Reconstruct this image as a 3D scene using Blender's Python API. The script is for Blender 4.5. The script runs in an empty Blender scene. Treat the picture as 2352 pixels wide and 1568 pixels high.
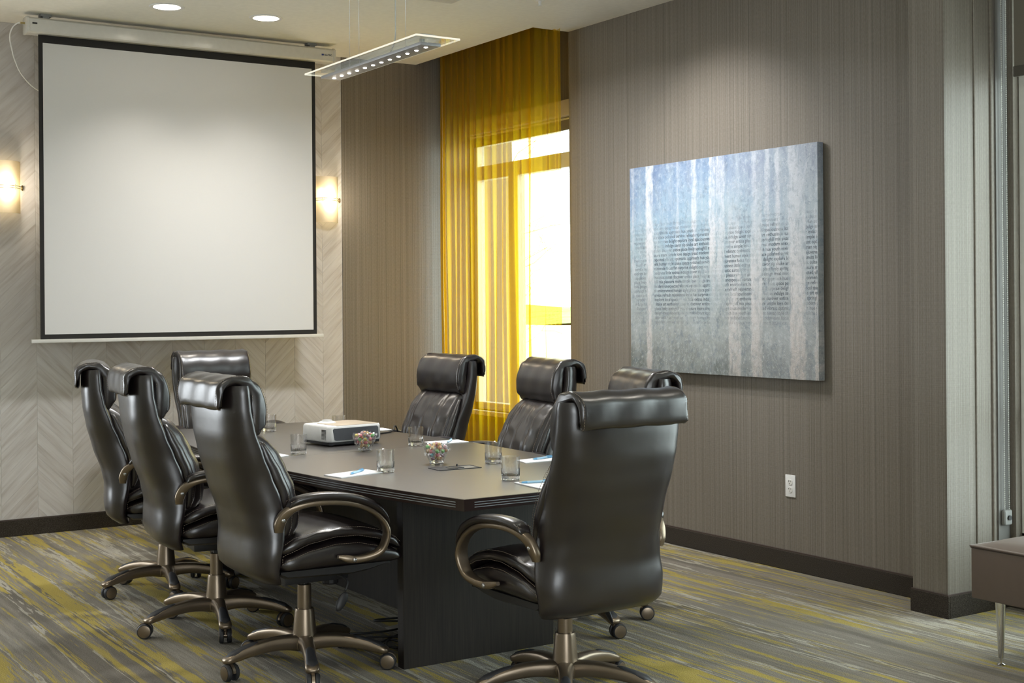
import bpy, bmesh, math, random
from mathutils import Vector, Matrix
random.seed(7)
R = math.radians
SC = bpy.context.scene
COL = SC.collection

# ------------------------------------------------------------------ camera
F_PX, YAW, ROLL, PPY, EYE = 3073.1, 0.57528, -0.00788, 700.0, 1.48
cam_d = bpy.data.cameras.new('camera'); cam = bpy.data.objects.new('camera', cam_d); COL.objects.link(cam)
cam_d.sensor_fit = 'HORIZONTAL'; cam_d.sensor_width = 36.0
cam_d.lens = F_PX * 36.0 / 2352.0
cam_d.shift_y = -(784.0 - PPY) / 2352.0
cam_d.clip_start = 0.05; cam_d.clip_end = 500
fwd = Vector((math.sin(YAW), math.cos(YAW), 0)); rt = Vector((math.cos(YAW), -math.sin(YAW), 0)); up = Vector((0, 0, 1))
rt2 = rt * math.cos(ROLL) + up * math.sin(ROLL); up2 = up * math.cos(ROLL) - rt * math.sin(ROLL)
M = Matrix.Identity(4)
for i in range(3):
    M[i][0] = rt2[i]; M[i][1] = up2[i]; M[i][2] = -fwd[i]
M[0][3], M[1][3], M[2][3] = 0, 0, EYE
cam.matrix_world = M
SC.camera = cam

# ------------------------------------------------------------------ world, exposure, daylight
SC.view_settings.view_transform = 'Standard'; SC.view_settings.look = 'None'
SC.view_settings.gamma = 1.0; SC.view_settings.use_curve_mapping = False
SC.view_settings.exposure = 0.46
SC.cycles.max_bounces = 10; SC.cycles.transparent_max_bounces = 16
SC.cycles.transmission_bounces = 10; SC.cycles.glossy_bounces = 5
SC.cycles.caustics_reflective = False; SC.cycles.caustics_refractive = False
SC.cycles.sample_clamp_indirect = 6.0
W = bpy.data.worlds.new('sky'); SC.world = W; W.use_nodes = True
W.node_tree.nodes['Background'].inputs[0].default_value = (0.90, 0.96, 1.0, 1)
W.node_tree.nodes['Background'].inputs[1].default_value = 6.5

def light(name, kind, loc, direction, energy, color=(1, 1, 1), **kw):
    d = bpy.data.lights.new(name, kind); d.energy = energy; d.color = color
    for k, v in kw.items(): setattr(d, k, v)
    o = bpy.data.objects.new(name, d); COL.objects.link(o); o.location = loc
    o.rotation_euler = Vector(direction).to_track_quat('-Z', 'Y').to_euler()
    return o
DAY = (0.93, 0.97, 1.0)
# daylight standing in the window openings
light('daylight_window_far', 'AREA', (5.62, 8.25, 1.7), (-1, 0, 0), 1, shape='RECTANGLE', size=2.1, size_y=1.5).data.cycles.is_portal = True
light('daylight_window_side', 'AREA', (5.78, 2.475, 1.70), (-1, 0, 0), 1, shape='RECTANGLE', size=2.8, size_y=3.25).data.cycles.is_portal = True
light('daylight_added_window_rear', 'AREA', (-0.1, -3.22, 1.65), (0, 1, 0), 1, shape='RECTANGLE', size=3.0, size_y=2.3).data.cycles.is_portal = True  # portal of the unseen rear window, added for ambient light
light('daylight_added_window_back', 'AREA', (-0.75, 9.30, 1.60), (0, -1, 0), 1, shape='RECTANGLE', size=2.4, size_y=2.5).data.cycles.is_portal = True  # portal of the window added out of view in the chevron wall

# ------------------------------------------------------------------ materials
MATS = {}
class NT:
    def __init__(s, name):
        s.m = bpy.data.materials.new(name); s.m.use_nodes = True; s.t = s.m.node_tree; s.t.nodes.clear()
        s.out = s.n('ShaderNodeOutputMaterial')
    def n(s, typ, props=None, **ins):
        nd = s.t.nodes.new(typ)
        for k, v in (props or {}).items(): setattr(nd, k, v)
        for k, v in ins.items():
            key = k.replace('__', ' ')
            if key.isdigit() or (key[0] == 'i' and key[1:].isdigit()): sock = nd.inputs[int(key.lstrip('i'))]
            else: sock = nd.inputs[key]
            s.set(sock, v)
        return nd
    def set(s, sock, v):
        if isinstance(v, bpy.types.NodeSocket): s.t.links.new(v, sock)
        else: sock.default_value = v
    def math(s, op, a, b=None, c=None, clamp=False):
        nd = s.t.nodes.new('ShaderNodeMath'); nd.operation = op; nd.use_clamp = clamp
        s.set(nd.inputs[0], a)
        if b is not None: s.set(nd.inputs[1], b)
        if c is not None: s.set(nd.inputs[2], c)
        return nd.outputs[0]
    def mix(s, f, a, b, blend='MIX'):
        nd = s.t.nodes.new('ShaderNodeMix'); nd.data_type = 'RGBA'; nd.blend_type = blend
        s.set(nd.inputs['Factor'], f); s.set(nd.inputs[6], a); s.set(nd.inputs[7], b)
        return nd.outputs[2]
    def ramp(s, f, stops, interp='LINEAR'):
        nd = s.t.nodes.new('ShaderNodeValToRGB'); s.set(nd.inputs[0], f); cr = nd.color_ramp; cr.interpolation = interp
        while len(cr.elements) < len(stops): cr.elements.new(0.5)
        for e, (p, c) in zip(cr.elements, stops):
            e.position = p; e.color = (c, c, c, 1) if isinstance(c, (int, float)) else (*c, 1)
        return nd.outputs[0]
    def noise(s, vec=None, scale=5.0, detail=2.0, rough=0.5, dim='3D', w=None, dist=0.0):
        nd = s.t.nodes.new('ShaderNodeTexNoise'); nd.noise_dimensions = dim
        if vec is not None: s.set(nd.inputs['Vector'], vec)
        if w is not None: s.set(nd.inputs['W'], w)
        nd.inputs['Scale'].default_value = scale; nd.inputs['Detail'].default_value = detail
        nd.inputs['Roughness'].default_value = rough; nd.inputs['Distortion'].default_value = dist
        return nd.outputs[0]
    def bump(s, h, strength, dist=0.01):
        nd = s.n('ShaderNodeBump', Strength=strength, Distance=dist, Height=h); return nd.outputs[0]
    def bsdf(s, **kw):
        b = s.n('ShaderNodeBsdfPrincipled'); names = dict(color='Base Color', rough='Roughness', metal='Metallic', spec='Specular IOR Level', trans='Transmission Weight', ior='IOR', normal='Normal', emit='Emission Color', emit_s='Emission Strength', coat='Coat Weight', coat_r='Coat Roughness', sheen='Sheen Weight', alpha='Alpha')
        for k, v in kw.items():
            if k in ('color', 'emit') and isinstance(v, tuple) and len(v) == 3: v = (*v, 1)
            s.set(b.inputs[names[k]], v)
        s.t.links.new(b.outputs[0], s.out.inputs[0]); return b

def simple(name, color, rough=0.5, **kw):
    if name in MATS: return MATS[name]
    t = NT(name); vec = t.n('ShaderNodeTexCoord').outputs['Object']
    nz = t.noise(vec, 30, 3)
    c = t.mix(nz, (*[max(0, x * 0.93) for x in color], 1), (*[min(1, x * 1.07) for x in color], 1))
    t.bsdf(color=c, rough=rough, **kw); MATS[name] = t.m; return t.m

def m_leather():
    t = NT('dark_brown_leather'); v = t.n('ShaderNodeTexCoord').outputs['Object']
    g = t.noise(v, 420, 2, 0.6)
    big = t.noise(v, 9, 3)
    h = t.math('MULTIPLY_ADD', big, 0.9, t.math('MULTIPLY', g, 0.10))
    c = t.mix(t.noise(v, 4, 4), (0.010, 0.0068, 0.0074, 1), (0.017, 0.0118, 0.0124, 1))
    t.bsdf(color=c, rough=t.math('MULTIPLY_ADD', t.noise(v, 18, 2), 0.10, 0.26), spec=1.0, normal=t.bump(h, 0.22, 0.004))
    return t.m
def m_bronze():
    t = NT('bronze_metal'); v = t.n('ShaderNodeTexCoord').outputs['Object']
    c = t.mix(t.noise(v, 900, 2), (0.20, 0.155, 0.110, 1), (0.31, 0.25, 0.185, 1))
    t.bsdf(color=c, rough=0.33, metal=0.85); return t.m
def m_carpet():
    t = NT('streaked_carpet'); v = t.n('ShaderNodeNewGeometry').outputs['Position']
    def st(sx, sy, det, off, rough=0.6, dist=0.0):
        mp = t.n('ShaderNodeMapping', Vector=v, Scale=(sx, sy, 1.0), Location=(off, off * 1.7, 0)).outputs[0]
        return t.noise(mp, 1.0, det, rough, dist=dist)
    fine = t.noise(v, 240, 3, 0.8)
    tuft = t.n('ShaderNodeTexVoronoi', Vector=v, Scale=170.0).outputs[0]
    rag = t.math('SUBTRACT', st(46.0, 5.0, 3, 61.0, 0.6), 0.5)
    def field(sx, sy, det, off, k=0.10, rough=0.6): return t.math('MULTIPLY_ADD', rag, k, st(sx, sy, det, off, rough))
    base = t.ramp(field(7.0, 0.22, 4, 3.1, 0.16, 0.58), [(0.30, (0.115, 0.098, 0.075)), (0.42, (0.175, 0.155, 0.122)), (0.50, (0.27, 0.245, 0.198)), (0.57, (0.205, 0.183, 0.145)), (0.64, (0.33, 0.305, 0.25)), (0.74, (0.16, 0.14, 0.11))])
    cream = t.ramp(field(4.6, 0.17, 4, 27.0, 0.12), [(0.490, 0.0), (0.496, 1.0), (0.516, 1.0), (0.522, 0.0)])
    cr2 = t.ramp(field(9.0, 0.30, 4, 77.0, 0.16), [(0.62, 0.0), (0.645, 1.0)])
    yel = t.ramp(field(6.2, 0.34, 5, 11.3, 0.24, 0.60), [(0.565, 0.0), (0.575, 1.0)])
    y2 = t.ramp(field(11.0, 0.30, 4, 41.0, 0.10), [(0.478, 0.0), (0.488, 1.0), (0.500, 1.0), (0.510, 0.0)])
    gate = t.ramp(st(2.0, 0.5, 3, 91.0), [(0.40, 0.0), (0.50, 1.0)])
    y3 = t.ramp(field(16.0, 0.20, 4, 133.0, 0.12), [(0.575, 0.0), (0.59, 1.0)])
    y2 = t.math('MAXIMUM', y2, y3)
    ym = t.math('MAXIMUM', yel, t.math('MULTIPLY', y2, gate))
    c = t.mix(t.math('MULTIPLY', t.math('MAXIMUM', cream, t.math('MULTIPLY', cr2, 0.7)), 0.85), base, (0.50, 0.465, 0.385, 1))
    yc = t.mix(st(20, 2.5, 3, 5), (0.37, 0.275, 0.020, 1), (0.56, 0.44, 0.07, 1))
    c = t.mix(t.math('MULTIPLY', ym, 0.9), c, yc)
    c = t.mix(t.math('MULTIPLY', t.math('SUBTRACT', 0.58, fine, clamp=True), 4.2, clamp=True), c, t.mix(0.6, c, (0.02, 0.018, 0.014, 1)))
    h = t.math('MULTIPLY_ADD', fine, 0.7, t.math('MULTIPLY', tuft, -0.6))
    t.bsdf(color=c, rough=0.95, spec=0.08, sheen=0.15, normal=t.bump(h, 0.7, 0.01)); return t.m
def m_wallpaper():
    t = NT('grey_striped_wallpaper'); p = t.n('ShaderNodeNewGeometry').outputs['Position']
    sx = t.n('ShaderNodeSeparateXYZ', Vector=p)
    s = t.math('ADD', sx.outputs[0], sx.outputs[1])
    f1 = t.noise(dim='1D', w=s, scale=210, detail=2, rough=0.6)
    f2 = t.noise(dim='1D', w=s, scale=38, detail=2)
    f3 = t.noise(dim='1D', w=sx.outputs[2], scale=260, detail=1)
    cm = t.n('ShaderNodeCombineXYZ', X=t.math('MULTIPLY', s, 300.0), Y=t.math('MULTIPLY', sx.outputs[2], 60.0))
    f4 = t.noise(cm.outputs[0], 1.0, 2)
    thin = t.ramp(t.noise(dim='1D', w=t.math('ADD', s, 40.0), scale=75, detail=1), [(0.66, 0.0), (0.70, 1.0)])
    a = t.math('MULTIPLY_ADD', f1, 0.55, t.math('MULTIPLY', f2, 0.22))
    a = t.math('MULTIPLY_ADD', f4, 0.33, a)
    c = t.ramp(a, [(0.36, (0.122, 0.106, 0.085)), (0.52, (0.172, 0.152, 0.125)), (0.68, (0.225, 0.204, 0.172))])
    c = t.mix(t.math('MULTIPLY', thin, 0.35), c, (0.075, 0.065, 0.055, 1))
    h = t.math('MULTIPLY_ADD', f3, 0.4, t.math('MULTIPLY', f1, 0.8))
    t.bsdf(color=c, rough=0.50, spec=0.35, normal=t.bump(h, 0.35, 0.003)); return t.m
def m_plank():
    t = NT('pale_wood_plank'); p = t.n('ShaderNodeNewGeometry').outputs['Position']; oi = t.n('ShaderNodeObjectInfo')
    at = t.n('ShaderNodeAttribute', dict(attribute_name='rnd')).outputs['Fac']
    rnd = t.math('FRACT', t.math('ADD', oi.outputs['Random'], at))
    sx = t.n('ShaderNodeSeparateXYZ', Vector=p)
    sgn = t.n('ShaderNodeAttribute', dict(attribute_name='dir')).outputs['Fac']
    across = t.math('SUBTRACT', sx.outputs[2], t.math('MULTIPLY', sx.outputs[0], sgn))
    along = t.math('ADD', sx.outputs[2], t.math('MULTIPLY', sx.outputs[0], sgn))
    cm = t.n('ShaderNodeCombineXYZ', X=t.math('MULTIPLY', across, 26.0), Y=t.math('MULTIPLY', along, 2.2), Z=t.math('MULTIPLY', rnd, 40.0))
    g = t.noise(cm.outputs[0], 1.0, 4, 0.55)
    c1 = t.ramp(g, [(0.28, (0.42, 0.38, 0.345)), (0.44, (0.53, 0.50, 0.475)), (0.60, (0.60, 0.58, 0.56)), (0.78, (0.65, 0.63, 0.615))])
    c = t.mix(t.math('MULTIPLY', rnd, 0.5), c1, (0.63, 0.61, 0.595, 1))
    t.bsdf(color=c, rough=0.55, spec=0.3); return t.m
def m_paint():
    t = NT('birch_canvas'); o = t.n('ShaderNodeTexCoord').outputs['Object']; sx = t.n('ShaderNodeSeparateXYZ', Vector=o)
    # local: y runs along the wall (left of the picture = +y), z is up; size 1.62 x 1.275
    u0 = t.math('SUBTRACT', 0.5, t.math('DIVIDE', sx.outputs[1], 1.622)); v = t.math('ADD', t.math('DIVIDE', sx.outputs[2], 1.278), 0.5)
    st = t.n('ShaderNodeMapping', Vector=o, Scale=(1, 14, 5)).outputs[0]
    rag = t.noise(st, 2.2, 5, 0.7)
    u = t.math('ADD', u0, t.math('MULTIPLY', t.math('SUBTRACT', rag, 0.5), 0.045))
    n1 = t.noise(o, 4, 5, 0.6); n2 = t.noise(o, 26, 6, 0.75); n3 = t.noise(t.n('ShaderNodeMapping', Vector=o, Scale=(1, 9, 2)).outputs[0], 2.0, 5, 0.65)
    bg = t.ramp(t.math('MULTIPLY_ADD', t.math('SUBTRACT', n1, 0.5), 0.55, v), [(0.0, (0.17, 0.19, 0.18)), (0.16, (0.30, 0.325, 0.315)), (0.34, (0.33, 0.375, 0.385)), (0.55, (0.31, 0.40, 0.45)), (0.74, (0.27, 0.385, 0.49)), (0.90, (0.20, 0.29, 0.42)), (1.0, (0.15, 0.22, 0.36))])
    side = t.ramp(u, [(0.45, 0.0), (0.95, 1.0)])
    bg = t.mix(t.math('MULTIPLY', side, 0.55), bg, (0.36, 0.375, 0.40, 1))
    bg = t.mix(t.math('MULTIPLY', t.ramp(n3, [(0.45, 0.0), (0.7, 1.0)]), 0.35), bg, (0.50, 0.53, 0.55, 1))
    bg = t.mix(t.math('MULTIPLY', t.ramp(n2, [(0.54, 0.0), (0.66, 1.0)]), 0.5), bg, (0.11, 0.16, 0.21, 1))
    def trunks(lst):
        stops = [(0.0, 0.0)]
        for a, b, k in lst: stops += [(a - 0.004, 0.0), (a + 0.004, k), (b - 0.004, k * 0.9), (b + 0.004, 0.0)]
        return t.ramp(u, stops)
    upt = trunks([(0.012, 0.028, 0.45), (0.10, 0.142, 0.95), (0.282, 0.297, 0.45), (0.37, 0.392, 0.7), (0.466, 0.497, 0.9), (0.503, 0.545, 0.6)])
    up2 = trunks([(0.685, 0.710, 0.5), (0.755, 0.775, 0.5), (0.80, 0.825, 0.6), (0.865, 0.945, 0.5)])
    lo = trunks([(0.10, 0.13, 0.85), (0.565, 0.625, 0.75), (0.68, 0.735, 0.8), (0.872, 0.94, 1.0), (0.985, 0.999, 0.9)])
    vlo = t.ramp(t.math('ADD', v, t.math('MULTIPLY', t.math('SUBTRACT', n1, 0.5), 0.3)), [(0.36, 0.0), (0.50, 1.0)])
    lovis = t.ramp(v, [(0.0, 1.0), (0.30, 1.0), (0.62, 0.7), (0.80, 0.15)])
    tm = t.math('MAXIMUM', t.math('MULTIPLY', upt, vlo), t.math('MULTIPLY', up2, vlo))
    tm = t.math('MAXIMUM', tm, t.math('MULTIPLY', lo, lovis))
    brk = t.ramp(n3, [(0.34, 0.25), (0.5, 1.0)])
    tm = t.math('MULTIPLY', t.math('MULTIPLY', tm, brk), t.ramp(n2, [(0.36, 0.45), (0.56, 0.95)]))
    tc = t.mix(v, (0.60, 0.545, 0.51, 1), (0.64, 0.67, 0.73, 1))
    c = t.mix(tm, bg, tc)
    mot = t.ramp(t.noise(o, 38, 6, 0.8), [(0.50, 0.0), (0.62, 1.0)])
    c = t.mix(t.math('MULTIPLY', mot, 0.28), c, (0.62, 0.66, 0.70, 1))
    mo2 = t.ramp(t.noise(t.n('ShaderNodeMapping', Vector=o, Scale=(1, 1.6, 1), Location=(3, 1, 7)).outputs[0], 16, 6, 0.75), [(0.53, 0.0), (0.63, 1.0)])
    c = t.mix(t.math('MULTIPLY', mo2, 0.38), c, (0.15, 0.20, 0.25, 1))
    spk = t.math('MULTIPLY', t.ramp(t.noise(o, 75, 3, 0.8), [(0.60, 0.0), (0.66, 1.0)]), t.ramp(v, [(0.12, 1.0), (0.36, 0.0)]))
    c = t.mix(t.math('MULTIPLY', spk, 0.6), c, (0.62, 0.62, 0.60, 1))
    t.bsdf(color=c, rough=0.55, spec=0.3, normal=t.bump(t.math('ADD', n2, tm), 0.25, 0.01)); return t.m
def m_sheer():
    t = NT('yellow_sheer'); v = t.n('ShaderNodeTexCoord').outputs['Object']
    wv = t.n('ShaderNodeTexWave', dict(bands_direction='Z'), Vector=v, Scale=90.0, Distortion=1.5).outputs[1]
    c = t.mix(t.noise(t.n('ShaderNodeMapping', Vector=v, Scale=(30, 30, 1)).outputs[0], 3, 3), (0.70, 0.435, 0.003, 1), (0.82, 0.535, 0.008, 1))
    d = t.n('ShaderNodeBsdfDiffuse', Color=c); tl = t.n('ShaderNodeBsdfTranslucent', Color=c)
    m1 = t.n('ShaderNodeMixShader', i0=0.78, i1=d.outputs[0], i2=tl.outputs[0])
    tr = t.n('ShaderNodeBsdfTransparent', Color=(1.0, 0.92, 0.68, 1))
    f = t.math('MULTIPLY_ADD', wv, 0.08, 0.44)
    m2 = t.n('ShaderNodeMixShader', i0=f, i1=m1.outputs[0], i2=tr.outputs[0])
    t.t.links.new(m2.outputs[0], t.out.inputs[0]); return t.m
def m_clear(name, color=(1, 1, 1), rough=0.0, ior=1.5, solid_z=0.0, mixg=0.0):
    """clear glass: thin wall (see-through with Fresnel sheen), solid below solid_z"""
    t = NT(name); g = t.n('ShaderNodeBsdfGlass', Color=(*color, 1), IOR=ior); o = t.n('ShaderNodeTexCoord').outputs['Object']
    t.set(g.inputs['Roughness'], t.math('MULTIPLY', t.noise(o, 8, 1), rough * 2 + 0.002))
    a = t.n('ShaderNodeBsdfTransparent', Color=(*[c * 0.985 for c in color], 1)); b = t.n('ShaderNodeBsdfGlossy', Roughness=0.02)
    fc = t.n('ShaderNodeLayerWeight', Blend=0.5).outputs['Facing']
    thin = t.n('ShaderNodeMixShader', i0=t.math('MULTIPLY_ADD', t.math('POWER', fc, 4.0), 0.75, 0.02), i1=a.outputs[0], i2=b.outputs[0])
    thin = t.n('ShaderNodeMixShader', i0=mixg, i1=thin.outputs[0], i2=g.outputs[0])
    z = t.n('ShaderNodeSeparateXYZ', Vector=o).outputs[2]
    m = t.n('ShaderNodeMixShader', i0=t.math('LESS_THAN', z, solid_z), i1=thin.outputs[0], i2=g.outputs[0])
    t.t.links.new(m.outputs[0], t.out.inputs[0]); return t.m
def m_pane(name, tint=(0.93, 0.98, 0.96), refl=0.08):
    t = NT(name); a = t.n('ShaderNodeBsdfTransparent', Color=(*tint, 1)); b = t.n('ShaderNodeBsdfGlossy', Roughness=0.02)
    v = t.n('ShaderNodeTexCoord').outputs['Object']
    m = t.n('ShaderNodeMixShader', i0=t.math('MULTIPLY_ADD', t.noise(v, 2, 1), 0.02, refl), i1=a.outputs[0], i2=b.outputs[0])
    t.t.links.new(m.outputs[0], t.out.inputs[0]); return t.m
def m_emit(name, color, s):
    t = NT(name); v = t.n('ShaderNodeTexCoord').outputs['Object']
    e = t.n('ShaderNodeEmission', Color=(*color, 1), Strength=t.math('MULTIPLY_ADD', t.noise(v, 6, 1), s * 0.06, s * 0.97))
    t.t.links.new(e.outputs[0], t.out.inputs[0]); return t.m
def m_shade_glass():
    t = NT('frosted_shade'); v = t.n('ShaderNodeTexCoord').outputs['Object']
    c = t.mix(t.noise(v, 12, 2), (0.93, 0.86, 0.70, 1), (0.97, 0.92, 0.80, 1))
    d = t.n('ShaderNodeBsdfPrincipled', Roughness=0.35); t.set(d.inputs['Base Color'], c)
    tl = t.n('ShaderNodeBsdfTranslucent', Color=c)
    tr = t.n('ShaderNodeBsdfRefraction', Color=c, Roughness=0.45, IOR=1.05)
    m = t.n('ShaderNodeMixShader', i0=0.55, i1=d.outputs[0], i2=tl.outputs[0])
    m = t.n('ShaderNodeMixShader', i0=0.38, i1=m.outputs[0], i2=tr.outputs[0])
    t.t.links.new(m.outputs[0], t.out.inputs[0]); return t.m
def m_wood():
    t = NT('espresso_laminate'); o = t.n('ShaderNodeTexCoord').outputs['Object']
    mp = t.n('ShaderNodeMapping', Vector=o, Scale=(60, 3, 3)).outputs[0]
    n = t.noise(mp, 1.5, 5, 0.6)
    c = t.ramp(n, [(0.3, (0.010, 0.0075, 0.006)), (0.7, (0.024, 0.017, 0.013))])
    t.bsdf(color=c, rough=0.385, spec=0.85, coat=0.9, coat_r=0.36, normal=t.bump(t.noise(o, 500, 2), 0.05, 0.001)); return t.m
def m_panelwood():
    t = NT('espresso_panel'); o = t.n('ShaderNodeTexCoord').outputs['Object']
    n = t.noise(t.n('ShaderNodeMapping', Vector=o, Scale=(90, 90, 3)).outputs[0], 1.5, 5, 0.6)
    c = t.ramp(n, [(0.3, (0.010, 0.008, 0.007)), (0.7, (0.026, 0.021, 0.017))])
    t.bsdf(color=c, rough=0.5, spec=0.35); return t.m
def m_screen():
    t = NT('screen_white'); o = t.n('ShaderNodeTexCoord').outputs['Object']
    t.bsdf(color=t.mix(t.noise(o, 900, 1), (0.60, 0.60, 0.595, 1), (0.65, 0.65, 0.645, 1)), rough=0.8, spec=0.2); return t.m
def m_base():
    t = NT('carpet_base_strip'); o = t.n('ShaderNodeNewGeometry').outputs['Position']
    n = t.noise(o, 300, 3, 0.8)
    c = t.ramp(n, [(0.35, (0.018, 0.015, 0.012)), (0.55, (0.055, 0.047, 0.038)), (0.7, (0.12, 0.10, 0.08))])
    t.bsdf(color=c, rough=0.95, spec=0.1, normal=t.bump(n, 0.6, 0.006)); return t.m
def m_grass():
    t = NT('lawn_grass'); o = t.n('ShaderNodeNewGeometry').outputs['Position']
    t.bsdf(color=t.ramp(t.noise(o, 0.6, 5, 0.7), [(0.3, (0.12, 0.24, 0.04)), (0.7, (0.30, 0.42, 0.12))]), rough=0.95, spec=0.05); return t.m
def m_shadecloth():
    t = NT('roller_shade_cloth'); o = t.n('ShaderNodeTexCoord').outputs['Object']
    c = t.mix(t.noise(o, 500, 2), (0.16, 0.145, 0.12, 1), (0.26, 0.24, 0.20, 1))
    d = t.n('ShaderNodeBsdfDiffuse', Color=c); tr = t.n('ShaderNodeBsdfTransparent', Color=(0.9, 0.92, 0.9, 1))
    m = t.n('ShaderNodeMixShader', i0=0.08, i1=d.outputs[0], i2=tr.outputs[0]); t.t.links.new(m.outputs[0], t.out.inputs[0]); return t.m
def m_text_paint():
    t = NT('grey_printed_lettering'); o = t.n('ShaderNodeTexCoord').outputs['Object']
    sx = t.n('ShaderNodeSeparateXYZ', Vector=o); u = t.math('SUBTRACT', 0.5, t.math('DIVIDE', sx.outputs[1], 1.622)); v = t.math('ADD', t.math('DIVIDE', sx.outputs[2], 1.278), 0.5)
    w = t.noise(o, 5, 4, 0.6)
    fade = t.ramp(w, [(0.36, 0.15), (0.52, 1.0)])
    fade = t.math('MULTIPLY', fade, t.ramp(v, [(0.22, 0.15), (0.32, 0.75), (0.45, 1.0), (0.62, 1.0), (0.70, 0.3)]))
    fade = t.math('MULTIPLY', fade, t.ramp(u, [(0.0, 0.5), (0.10, 0.5), (0.105, 0.0), (0.145, 0.0), (0.15, 1.0), (0.463, 1.0), (0.466, 0.15), (0.545, 0.15), (0.55, 1.0), (0.68, 0.8), (0.684, 0.1), (0.735, 0.1), (0.74, 0.9), (0.86, 0.9), (0.865, 0.05), (0.945, 0.05), (0.95, 0.8)]))
    d = t.n('ShaderNodeBsdfDiffuse', Color=(0.10, 0.125, 0.15, 1)); tr = t.n('ShaderNodeBsdfTransparent')
    m = t.n('ShaderNodeMixShader', i0=t.math('MULTIPLY', fade, 0.85), i1=tr.outputs[0], i2=d.outputs[0])
    t.t.links.new(m.outputs[0], t.out.inputs[0]); return t.m

LEA = m_leather(); BRZ = m_bronze(); CARPET = m_carpet(); WALLP = m_wallpaper(); PLANK = m_plank(); CANVAS = m_paint(); SHEER = m_sheer()
GLASS = m_clear('tumbler_glass', solid_z=0.046, mixg=0.15); BOWLG = m_clear('bowl_glass', solid_z=0.0115, mixg=0.06); PANE = m_pane('window_pane'); WOOD = m_wood(); PANELW = m_panelwood(); SCREEN = m_screen(); BASE = m_base()
SHADEG = m_shade_glass(); GRASS = m_grass(); CLOTH = m_shadecloth(); LETTER = m_text_paint()
BLACKP = simple('black_plastic', (0.015, 0.015, 0.017), 0.45); GRIP = simple('black_rubber', (0.022, 0.023, 0.027), 0.5)
THREAD = simple('tan_thread', (0.27, 0.215, 0.165), 0.8); WHITEP = simple('white_plastic', (0.78, 0.78, 0.77), 0.35)
CEIL = simple('ceiling_paint', (0.84, 0.83, 0.775), 0.85); ROOMW = simple('room_wall_paint', (0.50, 0.48, 0.44), 0.8)
CASEW = simple('screen_case_white', (0.62, 0.61, 0.57), 0.22); BLACKF = simple('black_border_fabric', (0.012, 0.011, 0.010), 0.8)
ALU = simple('aluminium', (0.55, 0.55, 0.56), 0.3, metal=0.9); CHROME = simple('chrome', (0.75, 0.75, 0.75), 0.08, metal=1.0)
FRAMEW = simple('window_frame_white', (0.70, 0.71, 0.68), 0.4); GASKET = simple('dark_gasket', (0.03, 0.03, 0.03), 0.5); FRAMEG = simple('window_frame_grey', (0.36, 0.36, 0.37), 0.45)
PAPER = simple('notepad_paper', (0.86, 0.86, 0.87), 0.7); INLAY = simple('edge_inlay_grey', (0.34, 0.375, 0.40), 0.35); EDGE = simple('table_edge_brown', (0.020, 0.0095, 0.0075), 0.35)
BENCHM = simple('taupe_vinyl', (0.125, 0.094, 0.076), 0.42); GREYP = simple('grey_plastic', (0.24, 0.24, 0.23), 0.45)
BLUEP = simple('pen_blue', (0.20, 0.48, 0.78), 0.25); PENC = simple('pen_pale_blue', (0.42, 0.66, 0.86), 0.2); DARKP = simple('charcoal_panel', (0.085, 0.088, 0.10), 0.35)
PAVE = simple('parking_concrete', (0.62, 0.61, 0.60), 0.9); BARK = simple('bare_bark', (0.16, 0.13, 0.10), 0.9); LOGOB = simple('logo_blue', (0.03, 0.05, 0.22), 0.5); LOGOK = simple('logo_black', (0.02, 0.02, 0.025), 0.5)
LAMP = m_emit('downlight_lens', (1.0, 0.90, 0.74), 14.0); BULB = m_emit('sconce_bulb', (1.0, 0.80, 0.48), 26.0); LED = m_emit('led_dot', (1.0, 0.95, 0.86), 20.0)
PGLASS = m_clear('pendant_glass', (0.95, 0.98, 0.95), 0.02, 1.45)

# ------------------------------------------------------------------ mesh helpers
def new_obj(name, me, mat=None, parent=None, loc=None, rot=None):
    o = bpy.data.objects.new(name, me); COL.objects.link(o)
    if mat is not None and not me.materials: me.materials.append(mat)
    if parent is not None: o.parent = parent
    if loc is not None: o.location = loc
    if rot is not None: o.rotation_euler = rot
    return o
def mesh(name, verts, faces, smooth=False):
    me = bpy.data.meshes.new(name); me.from_pydata([tuple(v) for v in verts], [], faces); me.update()
    if smooth:
        me.polygons.foreach_set('use_smooth', [True] * len(me.polygons))
    return me
def fix(me):
    bm = bmesh.new(); bm.from_mesh(me); bmesh.ops.recalc_face_normals(bm, faces=bm.faces); bm.to_mesh(me); bm.free(); return me
def auto_smooth(me, ang=40):
    bm = bmesh.new(); bm.from_mesh(me)
    for f in bm.faces: f.smooth = True
    for e in bm.edges:
        if len(e.link_faces) == 2 and e.calc_face_angle(0) > R(ang): e.smooth = False
    bm.to_mesh(me); bm.free(); return me
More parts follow.
